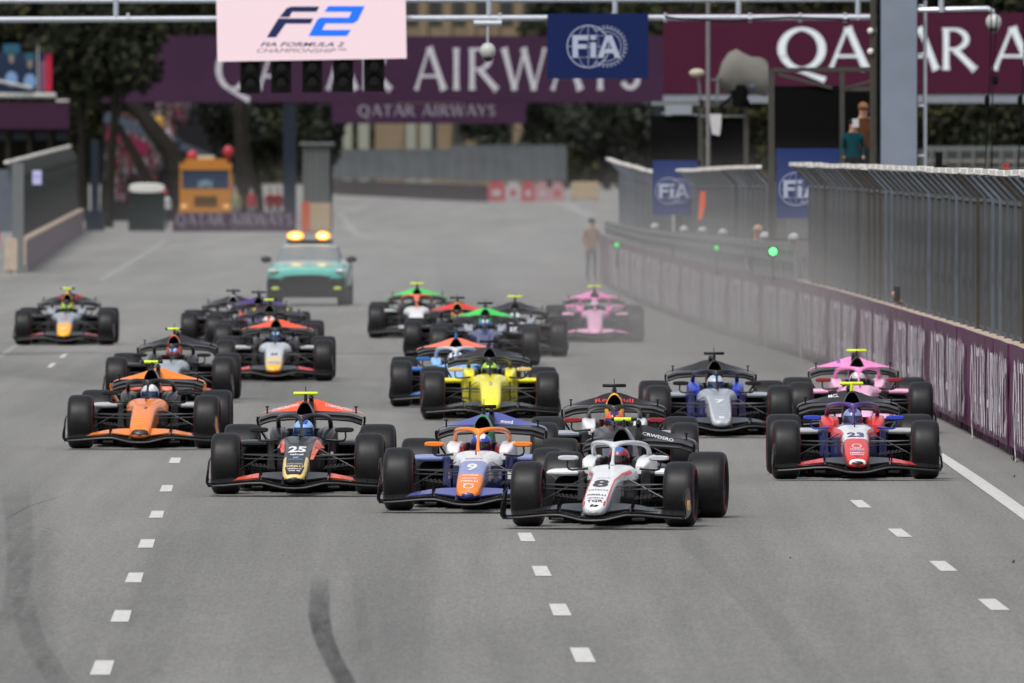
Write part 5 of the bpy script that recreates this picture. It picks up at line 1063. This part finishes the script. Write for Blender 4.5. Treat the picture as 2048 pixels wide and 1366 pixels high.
def car(x, y, yaw, L, dlabel, cat='race car'):
    gx, gd = G(x, y)
    pit_ = math.atan((gz(gd + 3.1) - gz(gd)) / 3.1); e = empty('race_car', (gx, gd, gz(gd)), -math.radians(yaw), L['label'], cat, 'open wheel cars of the race start'); e.rotation_euler.x = pit_
    p = lambda k, d='black': P[L.get(k, d)] if isinstance(L.get(k, d), str) else L[k]
    body, side = p('body'), p('side')
    # nose and chassis: bands by crest height
    bands = L['nose']; mats = [P[b[1]] for b in bands] + [side] + [P[L.get('edge', L.get('side', 'black'))], P[L.get('low', 'black')]]; nb = len(bands)
    ez = L.get('edgez', (0, 0))
    def mf(c):
        hw, zb, zt, e_ = nsec(c.y); rel = (c.z - zb) / max(.01, zt - zb)
        if c.y < -1.07: zt = .19
        if rel < (L.get('cut', .45) if c.y < .25 else .72): return nb if c.y < .05 else nb + 2
        if ez[0] < zt < ez[1] and abs(c.x) / hw > L.get('ew', .80): return nb + 1
        for i, (zl, _) in enumerate(bands):
            if zt >= zl: return i
        return nb - 1
    fine = []
    for i in range(len(NOSE) - 1):
        for t in (0, .34, .67): 
            y_ = NOSE[i][0] + (NOSE[i + 1][0] - NOSE[i][0]) * t; fine.append((y_, 0, *[np.interp(y_, _ny, [s[k] for s in NOSE]) for k in (2, 3, 4, 5)]))
    fine.append(NOSE[-1])
    ch = MB().loft(fine, 40, mf).build('chassis', mats, e, True)
    def part(nm, me, par=e, *ms):
        o = obj(nm, me, par)
        if ms: objmat(o, *ms)
        return o
    part('chassis_rear', M_TUB, e, P[L.get('low', 'black')])
    part('seat_back', M_BACK); [(part('cockpit_surround', M_COCK[i], e, p('cockpit')), part('headrest', M_PAD[i], e, p('pad', 'charcoal'))) for i in (0, 1)]
    part('halo', M_HALO, e, p('halo')); part('airbox', M_AIR, e, p('rim'), DARK, p('cover'))
    st = part('camera_stem', M_TS, e, p('stem')); 
    if L.get('tcam') == 'lime2': part('camera_pod', M_TP2, st, LIME, CARB)
    else: part('camera_pod', M_TP, st, LIME if L.get('tcam') == 'lime' else CARB)
    part('antenna', M_TA, st)
    part('pitot_tube', M_PITOT)
    fw = part('front_wing', M_MAIN)
    part('lower_flap', M_LOW, fw)
    for i in (0, 1):
        part('flap', M_FIN[i], fw, p('fin', 'charcoal')); part('flap', M_FOUT[i], fw, p('fout')); part('endplate', M_EP[i], fw, CARB, p('ep'))
        h = part('mirror', M_MIR[i][0], e, p('mirror')); part('mirror_stalk', M_MIR[i][1], h, p('stalk'))
        part('sidepod', M_POD[i][0], e, p('pod')); part('inlet', M_POD[i][1]); part('side_panel', M_DEF[i], e, P[L.get('low', 'black')]); part('suspension', M_SUS[i]); part('suspension', M_SUR[i])  # grey pods on black cars: gloss highlight painted into the colour
    rw = part('rear_wing', M_RM); part('flap', M_RF, rw, p('rflap')); part('actuator', M_RX, rw); part('beam_wing', M_BEAM, rw); [obj('wing_sensor', M_PEG, rw, (x_, 0, 0)) for x_ in (-.5, .5)]
    for i in (0, 1): part('endplate', M_RE[i], rw, p('rend'))
    part('floor', M_FLOOR); [obj('floor_stay', M_STAY, e, (x_, 0, 0)) for x_ in (-.42, .42)]
    for sd in (-1, 1):
        r = obj('wheel', RMF, e, (sd * .795, 0, .338)); obj('tyre', TYF, r); r.rotation_euler = (random.uniform(0, 3), 0, -math.radians(L.get('steer', 0)))
        r = obj('wheel', RMR, e, (sd * .762, 3.135, .348)); obj('tyre', TYR, r); r.rotation_euler = (random.uniform(0, 3), 0, 0)
    # printed marks
    for t, z0, hz, w_, mn, *o in L.get('print', []):
        bold = o[0] if o else 0; fn = lambda u, v: nose_pt((u - .5) * w_, z0 + (v - .5) * hz, .0045); text_mb(t, fn, bold).build('lettering' if not t.isdigit() else 'number', P[mn] if mn in P else MATS[mn], e, kind='stuff' if len(t) > 1 else None)
    for t, cx_, z0, hz, w_, sl_, mn in L.get('wing_print', []):
        def fn(u, v, cx_=cx_, z0=z0, hz=hz, w_=w_, sl_=sl_):
            x_ = cx_ + (u - .5) * w_; z_ = z0 + (v - .5) * hz - sl_ * abs(x_); zb = min(.835 - .03 * abs(x_), rw_top(x_) - .010); zt = rw_top(x_); q = (z_ - zb) / max(.01, zt - zb); return (x_, 3.46 + .12 * abs(x_) + (.16 - .07 * abs(x_)) * q - .008, z_)
        text_mb(t, fn, .01).build('lettering', P[mn], rw, kind='stuff')
    for fnc in L.get('extra', []): fnc(e)
    # driver
    d_ = empty('person', (gx, gd, gz(gd)), -math.radians(yaw), dlabel, 'driver', 'drivers in their cars'); d_.rotation_euler.x = pit_
    b = obj('body', drv_me, d_); objmat(b, p('suit', 'darkred'))
    h = obj('helmet', helm_me, d_); hc = L.get('helmet', ('white', 'blue', 'black')); objmat(h, *[P[c] for c in hc]); v = obj('visor', vis_me, h); objmat(v, GLASSV if L.get('visor', 'd') == 'b' else GLASSD)
    return e
def stripes(pts, m, lift=.0055, nm='stripe'):
    """painted band on the nose skin: list of (x0,x1,z)"""
    def f(e):
        mb = MB()
        for k in range(len(pts) - 1):
            a, b = pts[k], pts[k + 1]; n = 5; vs = []
            for j in range(n + 1):
                t = j / n; z_ = a[2] + (b[2] - a[2]) * t
                for q in range(4): x0, x1 = a[0] + (b[0] - a[0]) * t, a[1] + (b[1] - a[1]) * t; vs.append(nose_pt(x0 + (x1 - x0) * q / 3, z_, lift))
            mb.add(vs, [(j * 4 + q, j * 4 + q + 1, (j + 1) * 4 + q + 1, (j + 1) * 4 + q) for j in range(n) for q in range(3)])
        mb.build(nm, P[m], e)
    return f
def side_print(t, sd, cx_, z0, w_, hz, m):
    def f(e): text_mb(t, lambda u, v: (sd * cx_ + (u - .5) * w_, .835, z0 + (v - .5) * hz), .01).build('lettering', P[m], e, kind='stuff')
    return f
def plate(sd, cx_, z0, w_, h_, m, yy=.832):
    def f(e): MB().box(sd * cx_ - w_ / 2, sd * cx_ + w_ / 2, yy, yy + .004, z0 - h_ / 2, z0 + h_ / 2).build('sticker', P[m], e)
    return f
def epmark(sd, m):
    def f(e): MB().box(sd * .968 - .004, sd * .968 + .006, -1.00, -.78, .20, .30).build('sticker', P[m], e)
    return f
def ring_logo(z0, r, m):
    def f(e):
        mb = MB()
        for i in range(20):
            t0, t1 = i * 2 * math.pi / 20, (i + .9) * 2 * math.pi / 20
            mb.add([nose_pt(q * math.cos(t), z0 + q * .42 * math.sin(t), .005) for q, t in ((r, t0), (r, t1), (r * .78, t1), (r * .78, t0))], [(0, 1, 2, 3)])
        mb.build('emblem', P[m], e, kind='stuff')
    return f
CARS = [
 (1209, 1053, 6.4, dict(label='silver grey and white race car number 8 with red edge stripes leading at the front', nose=[(0, 'white')], side='silver', edge='silver', edgez=(.18, .64), cut=.5, cockpit='white', halo='silver', rim='charcoal', cover='grey', stem='black', tcam='lime2',
   fin='charcoal', low='charcoal', fout='black', ep='black', mirror='silver', stalk='black', pod='white', rflap='charcoal', rend='black', helmet=('darkred', 'midblue', 'navy'), visor='d', steer=0, suit='white',
   print=[('8', .455, .066, .165, 'charcoal', .03), ('HITECH', .395, .014, .19, 'charcoal'), ('PIRELLI', .350, .014, .19, 'charcoal', .02), ('dallara', .322, .012, .17, 'charcoal', .02), ('TGR', .292, .024, .17, 'black', .02), ('VANTAGE', .505, .012, .15, 'grey')],
   wing_print=[('CRWDSRO', .20, .885, .030, .34, .22, 'white')],
   extra=[stripes([(-.135, -.122, .31), (-.135, -.122, .50), (-.165, -.150, .57), (-.23, -.21, .605)], 'red'), stripes([(.115, .128, .31), (.118, .130, .50), (.150, .165, .57), (.20, .225, .605)], 'red'),
     stripes([(-.115, -.10, .262), (-.118, -.10, .30)], 'red'), stripes([(.09, .105, .262), (.095, .115, .30)], 'red'), stripes([(-.045, -.012, .235), (-.03, .0, .255)], 'black'), stripes([(-.01, .03, .232), (.012, .05, .252)], 'black'),
     plate(1, .36, .40, .055, .055, 'black'), side_print('IRNA', 1, .345, .40, .05, .02, 'white'), epmark(1, 'amber')])),
 (947, 1021, 3.2, dict(label='white, navy and orange race car number 9 with an orange halo and green airbox', nose=[(.535, 'white'), (.415, 'lavender'), (.225, 'orange'), (0, 'navy')], side='navy', cut=.42, cockpit='white', halo='orange', rim='green', cover='navy', stem='black', tcam='black',
   fin='indigo', low='navy', fout='indigo', ep='navy', mirror='orange', stalk='black', pod='lavender', rflap='indigo', rend='black', helmet=('blue', 'white', 'darkred'), suit='orangered', pad='darkred',
   print=[('9', .470, .066, .115, 'white', .04), ('AUTODROM', .392, .016, .17, 'white', .02), ('MOVEON', .362, .014, .15, 'white', .02), ('PIRELLI', .336, .016, .18, 'white', .02), ('dallara', .308, .012, .12, 'white', .02), ('INVICTA', .548, .014, .19, 'lavender', .02)],
   wing_print=[('mond', .16, .880, .040, .13, .10, 'white')], extra=[ring_logo(.284, .055, 'white'), ring_logo(.243, .022, 'gold'), plate(1, .345, .36, .055, .095, 'white'), plate(-1, .30, .36, .03, .09, 'palegrey'), side_print('RACE', 1, .345, .37, .045, .025, 'navy'), side_print('FOR', 1, .345, .335, .04, .02, 'navy')])),
 (596, 988, 1.8, dict(label='black race car number 25 with gold nose border and orange red rear wing', nose=[(.245, 'charcoal'), (.215, 'gold'), (0, 'black')], side='black', edge='gold', ew=.74, edgez=(.205, .44), cut=.5, cockpit='black', halo='charcoal', rim='black', cover='black', stem='black', tcam='lime',
   fin='charcoal', fout='orangered', ep='black', mirror='black', pod='charcoal', rflap='orangered', rend='black', helmet=('skyblue', 'blue', 'navy'), visor='b', suit='black',
   print=[('25', .495, .058, .20, 'white', .04), ('telcel', .445, .018, .15, 'white', .03), ('NAT', .415, .014, .06, 'skyblue', .05), ('EL BANCO', .398, .009, .15, 'skyblue'), ('INTELLIGENTE', .352, .014, .17, 'palegrey', .02), ('PIRELLI', .328, .016, .18, 'gold', .04), ('dallara', .305, .013, .16, 'white', .02), ('VAR 60', .283, .014, .13, 'white', .03)],
   wing_print=[('CORPORATIVO', .30, .935, .028, .30, .22, 'white'), ('CORPORATIVO', -.30, .935, .028, .30, .22, 'white')],
   extra=[stripes([(.15, .185, .44), (.155, .22, .56), (.18, .265, .608)], 'orangered', .004), stripes([(-.185, -.15, .52), (-.22, -.16, .58), (-.26, -.19, .608)], 'orangered', .004), stripes([(-.05, .05, .213), (-.085, .085, .232)], 'gold'), plate(1, .34, .42, .03, .05, 'palegrey')])),
 (1711, 958, -.2, dict(label='red, white and blue race car number 23 beside the purple wall with blue mirrors', nose=[(.607, 'navy'), (.462, 'white'), (.245, 'red'), (.222, 'white'), (0, 'black')], side='red', edge='red', edgez=(.53, .62), cut=.42, cockpit='red', halo='purple', rim='black', cover='black', stem='lime', tcam='lime',
   fin='charcoal', low='navy', fout='red', ep='black', mirror='blue', stalk='blue', pod='palegrey', rflap='charcoal', rend='black', helmet=('lavender', 'purple', 'gold'), visor='b', suit='red', pad='red',
   print=[('23', .505, .048, .20, 'navy', .04), ('TRIDENT', .352, .012, .17, 'white', .02), ('PLANET', .334, .012, .16, 'lavender', .04), ('PIRELLI', .314, .012, .16, 'white', .03), ('dallara', .296, .012, .15, 'white', .02), ('ART', .275, .014, .05, 'blue', .04)],
   wing_print=[('MCL', -.17, .915, .035, .12, .10, 'white')], extra=[ring_logo(.385, .055, 'white'), plate(-1, .36, .45, .06, .06, 'navy'), side_print('II', -1, .36, .45, .03, .04, 'white')])),
 (288, 897, 1.8, dict(label='bright orange race car with a black nose tip and orange rear wing at the left', nose=[(.262, 'orange'), (0, 'charcoal')], side='orange', edge='orange', cut=.42, cockpit='charcoal', halo='black', rim='black', cover='orange', stem='black', tcam='lime2',
   fin='orange', fout='orange', ep='orange', mirror='black', pod='palegrey', rflap='orange', rend='orange', helmet=('silver', 'white', 'blue'), visor='b', suit='black',
   print=[('17', .53, .03, .04, 'grey', .02), ('ROAD', .395, .010, .16, 'amber', .01), ('PIRELLI', .365, .010, .17, 'amber', .01), ('dallara', .335, .010, .14, 'amber', .01)], extra=[ring_logo(.235, .02, 'orangered'), stripes([(0, .03, .5), (.03, .05, .52)], 'black')])),
 (1229, 964, 0.3, dict(label='matt black race car with orange airbox rim and red wing lettering behind number 8', nose=[(.5, 'charcoal'), (.3, 'navygrey'), (0, 'amber')], side='navygrey', cockpit='white', halo='charcoal', rim='amber', cover='navygrey', stem='black', tcam='black', fout='navygrey', mirror='darkred', pod='grey', rflap='black', helmet=('orangered', 'navy', 'amber'), visor='b', suit='navy',
   wing_print=[('Red Bull', .0, .900, .045, .44, .16, 'red')])),
 (1438, 873, -1.2, dict(label='black race car number 7 with a pale grey nose and blue side panels', nose=[(0, 'grey')], side='silver', low='navy', edge='silver', edgez=(.15, .56), cut=.4, cockpit='blue', halo='black', rim='black', cover='black', stem='black', tcam='black', fin='charcoal', fout='charcoal', ep='black', mirror='black', pod='grey', rflap='charcoal', helmet=('silver', 'skyblue', 'navy'), visor='b', suit='navy',
   print=[('7', .465, .045, .13, 'white', .05), ('AUTOHERO', .402, .014, .17, 'silver', .02), ('PIRELLI', .376, .014, .17, 'silver', .02), ('dallara', .350, .012, .14, 'silver', .02), ('W', .262, .028, .08, 'white', .05)])),
 (1722, 865, -.6, dict(label='pink race car with a pink halo close to the purple wall behind number 23', nose=[(0, 'palepink')], side='pink', cut=.3, cockpit='palepink', halo='pink', rim='black', cover='pink', stem='black', tcam='lime', fin='palepink', fout='palepink', ep='pink', mirror='darkred', pod='palepink', rflap='pink', helmet=('palegrey', 'white', 'darkred'), suit='pink', print=[('1', .5, .05, .04, 'blue', .03)],
   wing_print=[('B', -.19, .90, .05, .05, .0, 'blue')])),
 (981, 839, -.6, dict(label='bright yellow nosed race car with a black wing and lime helmet in the middle', nose=[(0, 'yellow')], side='yellow', low='mustard', cut=.3, cockpit='yellow', halo='black', rim='black', cover='black', stem='black', tcam='black', fout='charcoal', mirror='gold', pod='yellow', rflap='charcoal', helmet=('helmetgreen', 'black', 'orangered'), suit='yellow', print=[('3', .5, .05, .05, 'grey', .03)])),
 (911, 813, 0, dict(label='sky blue race car with a salmon orange rear wing half hidden behind the yellow one', nose=[(0, 'skyblue')], side='skyblue', low='midblue', cut=.3, cockpit='skyblue', halo='silver', rim='black', cover='midblue', stem='midblue', tcam='black', fout='midblue', ep='midblue', mirror='midblue', pod='midblue', rflap='salmon', helmet=('white', 'midblue', 'blue'), suit='midblue')),
 (340, 804, .8, dict(label='dark grey race car with an orange airbox following the orange car on the left', nose=[(.4, 'grey'), (0, 'salmon')], side='charcoal', cockpit='charcoal', halo='charcoal', rim='orangered', cover='charcoal', stem='black', tcam='lime2', fout='orangered', pod='charcoal', rflap='charcoal', helmet=('darkred', 'skyblue', 'black'), suit='charcoal', mirror='black')),
 (549, 762, 0, dict(label='black race car with silver and gold nose and salmon red wings left of centre', nose=[(.40, 'silver'), (.33, 'gold'), (.28, 'grey'), (0, 'amber')], side='orangered', edge='gold', edgez=(.2, .42), cockpit='charcoal', halo='charcoal', rim='black', cover='black', stem='black', tcam='black', fout='red', rflap='orangered', helmet=('charcoal', 'skyblue', 'navy'), visor='b', suit='black', pod='palegrey', print=[('24', .44, .035, .11, 'black', .04)])),
 (130, 690, 0, dict(label='dark race car with a yellow nose tip alone at the far left', nose=[(.44, 'grey'), (0, 'amber')], side='navygrey', cockpit='grey', halo='black', rim='amber', cover='navygrey', stem='gold', tcam='lime2', fout='darkred', fin='charcoal', rflap='black', helmet=('helmetgreen', 'navy', 'amber'), suit='navy', pod='charcoal', print=[('10', .50, .04, .12, 'red', .04), ('BULL', .33, .03, .12, 'white', .04)], wing_print=[('Bull', .17, .895, .05, .14, .0, 'red'), ('Red', -.17, .895, .05, .14, .0, 'red')])),
 (536, 722, 0, dict(label='black race car with yellow marked wing tucked behind the silver and gold nosed one', nose=[(0, 'charcoal')], side='black', tcam='lime2', rflap='charcoal', helmet=('white', 'salmon', 'red'), suit='black', wing_print=[('Y', .30, .875, .06, .05, .0, 'yellow'), ('Y', -.30, .875, .06, .05, .0, 'yellow')])),
 (463, 696, 0, dict(label='dark race car with a white airbox and helmet at the left rear of the pack', nose=[(0, 'silver')], side='charcoal', cockpit='charcoal', halo='charcoal', rim='silver', cover='silver', tcam='black', rflap='charcoal', helmet=('white', 'white', 'silver'), suit='white')),
 (514, 700, 0, dict(label='purple and red race car mostly hidden at the left rear of the pack', nose=[(0, 'purple')], side='navy', cockpit='red', halo='black', rim='black', cover='purple', tcam='black', rflap='purple', helmet=('red', 'red', 'navy'), suit='navy')),
 (833, 676, 0, dict(label='white nosed race car with bright green rear wing, rear left of the centre pack', nose=[(0, 'white')], side='charcoal', cockpit='charcoal', halo='salmon', rim='black', cover='brightgreen', tcam='lime', rflap='brightgreen', rend='brightgreen', helmet=('charcoal', 'salmon', 'salmon'), suit='black', fin='palegrey', pod='palegrey')),
 (1190, 684, 0, dict(label='rear pink race car in the distance beside the end of the pit wall', nose=[(0, 'palepink')], side='pink', cut=.3, cockpit='pink', halo='pink', rim='black', cover='pink', tcam='lime', fin='palepink', fout='pink', ep='pink', mirror='pink', pod='palepink', rflap='pink', helmet=('palegrey', 'white', 'palegrey'), suit='pink')),
 (914, 716, 0, dict(label='black race car with a red wing and amber airbox behind the sky blue one', nose=[(0, 'navygrey')], side='black', tcam='black', rim='amber', cover='navygrey', rflap='red', helmet=('charcoal', 'orangered', 'navy'), suit='navy')),
 (970, 731, 0, dict(label='black race car with a green rear wing and blue helmet in the centre pack', nose=[(0, 'navy')], side='navy', tcam='black', rflap='brightgreen', cockpit='grey', halo='charcoal', rim='brightgreen', cover='black', helmet=('midblue', 'white', 'silver'), suit='midblue', fout='charcoal')),
 (1030, 713, 0, dict(label='black race car with lime camera pod and white helmet, right of the green winged', nose=[(0, 'silver')], side='black', tcam='lime', rflap='charcoal', cockpit='grey', halo='black', rim='charcoal', cover='red', helmet=('white', 'silver', 'white'), suit='white')),
]
DL_ = ['driver in a red and blue helmet inside the silver number 8 car', 'driver in a blue and white helmet with dark visor in the orange haloed car', 'driver in a blue helmet inside the black number 25 car', 'driver with a mirrored blue visor inside the red and white number 23 car', 'driver in a silver white helmet inside the bright orange car', 'driver in an orange and navy helmet behind the lime camera pod of number 8', 'driver in a silver helmet inside the pale grey nosed number 7 car', 'driver in a grey helmet inside the nearer pink car', 'driver in a lime green helmet inside the yellow car', 'driver in a white and blue helmet inside the sky blue car', 'driver in a dark red helmet inside the grey car behind the orange one', 'driver with a bright blue visor inside the silver and gold nosed car', 'driver in a green and amber helmet inside the lone car at far left', 'driver in a white and red helmet in the yellow marked black car', 'driver in a plain white helmet at the left rear of the pack', 'driver in a red helmet inside the purple car', 'driver inside the white nosed car with green wing', 'driver inside the distant pink car', 'driver inside the red winged black car with amber airbox', 'driver in a blue helmet inside the green winged black car', 'driver in a white helmet right of the green winged car']
for (x, y, yw, L), dl in zip(CARS, DL_): car(x, y, yw, L, dl)

# ------------------------------------------------------------------ teal course car with amber roof lights
gx, gd = G(613, 612); e = empty('course_car', (gx, gd, 0), math.radians(-1.5), 'teal course car with two glowing amber roof lamps behind the pack', 'car')
TE = mat('paint_course_teal', (.04, .36, .30), .3, 0, .8); TE2 = mat('paint_course_pale', (.38, .52, .48), .3, 0, .6)
mb = MB(); mb.loft([(0, 0, .80, .45, .80, 4), (.06, 0, .90, .38, .92, 4), (.3, 0, .95, .3, .98, 4), (1.2, 0, .98, .28, 1.08, 4), (2.6, 0, .98, .28, 1.12, 4), (4.2, 0, .96, .3, 1.15, 4), (4.6, 0, .85, .5, 1.0, 4)], 28, lambda c: 1 if c.z > 1.0 else 0); mb.build('body', [TE, TE2], e, True)
mb = MB(); mb.loft([(1.25, 0, .78, .95, 1.06, 5), (1.9, 0, .72, .95, 1.42, 4), (2.3, 0, .68, .95, 1.50, 4), (3.6, 0, .66, .95, 1.48, 4), (4.3, 0, .72, .95, 1.1, 4)], 24, lambda c: 1 if (c.y < 2.0 and c.z > 1.0 and abs(c.x) < .70) or (abs(c.x) > .64 and c.z < 1.42) else 0)
mb.build('cabin', [mat('course_roof', (.34, .38, .38), .6), mat('course_glass', (.16, .18, .19), .55, 0, 0)], e, True)
mb = MB(); mb.loft([(-.03, 0, .60, .36, .72, 3), (.02, 0, .64, .34, .76, 3), (.1, 0, .64, .34, .76, 3)], 24); [mb.box(-.6, .6, -.045, -.03, .40 + .05 * i, .415 + .05 * i) for i in range(7)]; mb.build('grille', mat('grille_black', (.02, .02, .022), .5), e, True)
mb = MB(); mb.box(-.95, .95, -.06, .3, .20, .38); mb.box(-.93, -.62, -.03, .1, .38, .66); mb.box(.62, .93, -.03, .1, .38, .66); mb.build('bumper', CARB, e)
for sd in (-1, 1):
    MB().ell((sd * .80, .0, .84), (.14, .08, .05)).build('headlight', mat('headlight_clear', (.5, .55, .55), .1, 0, 1), e, True)
    MB().ell((sd * .74, -.045, .42), (.10, .02, .04)).build('fog_lamp', mat('fog_yellow', (.35, .42, .04), .3, emit=(.35, .45, .02), es=.25), e, True)
    for yy in (.85, 3.75):
        mb = MB(); mb.lathe_x([(-.12, .2), (-.13, .33), (-.1, .355), (.1, .355), (.13, .33), (.12, .2)], 24, closed=True); w_ = mb.build('wheel', RUB, e, True, (sd * .84, yy, .355)); mb = MB(); mb.lathe_x([(.1, .22), (.06, .12), (.1, .03), (.1, .001)], 20); mb.lathe_x([(-.1, .22), (-.06, .12), (-.1, .03), (-.1, .001)], 20); mb.build('rim', RIM, w_, True)
    mb = MB(); mb.ell((sd * 1.02, 1.45, 1.10), (.13, .08, .08)); mb.bar((sd * .9, 1.45, 1.05), (sd * 1.0, 1.45, 1.08), .04); mb.build('mirror', CARB, e, True)
    b = MB(); b.ell((sd * .33 - .02, 2.2, 1.66), (.20 if sd < 0 else .17, .10, .105), 18, 10); b.build('amber_lamp', mat('amber_lamp', (.9, .4, .05), .4, emit=(1., .30, .01), es=2.4, var=0), e, True)
    b = MB(); b.ell((sd * .33 - .02, 2.08, 1.655), (.12, .05, .055), 14, 8); b.build('amber_bulb', mat('amber_core', (1, .8, .3), .4, emit=(1., .72, .16), es=3.6, var=0), e, True)
mb = MB(); mb.box(-.55, .55, 2.1, 2.4, 1.50, 1.56); mb.build('light_bar', CARB, e)

# ------------------------------------------------------------------ dust hanging over the track beside the wall
def dust(name, loc, rad, dens, col, lab):
    m = bpy.data.materials.new('dust_haze'); m.use_nodes = True; t = m.node_tree; t.nodes.remove(t.nodes['Principled BSDF']); out = t.nodes['Material Output']
    pv = t.nodes.new('ShaderNodeVolumePrincipled'); pv.inputs['Color'].default_value = (*col, 1); pv.inputs['Anisotropy'].default_value = .2
    tc = t.nodes.new('ShaderNodeTexCoord'); g = t.nodes.new('ShaderNodeTexGradient'); g.gradient_type = 'QUADRATIC_SPHERE'; t.links.new(tc.outputs['Object'], g.inputs[0])
    n = t.nodes.new('ShaderNodeTexNoise'); n.inputs['Scale'].default_value = 2.2; n.inputs['Detail'].default_value = 3; t.links.new(tc.outputs['Object'], n.inputs['Vector'])
    r = t.nodes.new('ShaderNodeMapRange'); r.inputs[1].default_value = .35; r.inputs[2].default_value = .65; r.inputs[3].default_value = .4; r.inputs[4].default_value = 1.4; t.links.new(n.outputs[0], r.inputs[0])
    a = t.nodes.new('ShaderNodeMath'); a.operation = 'MULTIPLY'; b = t.nodes.new('ShaderNodeMath'); b.operation = 'MULTIPLY'; b.inputs[1].default_value = dens
    t.links.new(g.outputs['Fac'], a.inputs[0]); t.links.new(r.outputs[0], a.inputs[1]); t.links.new(a.outputs[0], b.inputs[0]); t.links.new(b.outputs[0], pv.inputs['Density']); t.links.new(pv.outputs[0], out.inputs['Volume'])
    me = MB().ell((0, 0, 0), (1, 1, 1), 24, 14).mesh(name, m); o = obj(name, me, None, loc, kind='stuff', label=lab, cat='dust'); o.scale = rad; return o
dust('dust_cloud', (4.4, 305, .8), (6.0, 95, 3.4), .040, (.70, .675, .65), 'warm grey dust veil hanging in front of the right wall')
dust('dust_cloud', (-1.0, 420, .6), (16, 130, 3.4), .0090, (.86, .84, .82), 'thin grey dust and heat haze low over the track around the rear cars')
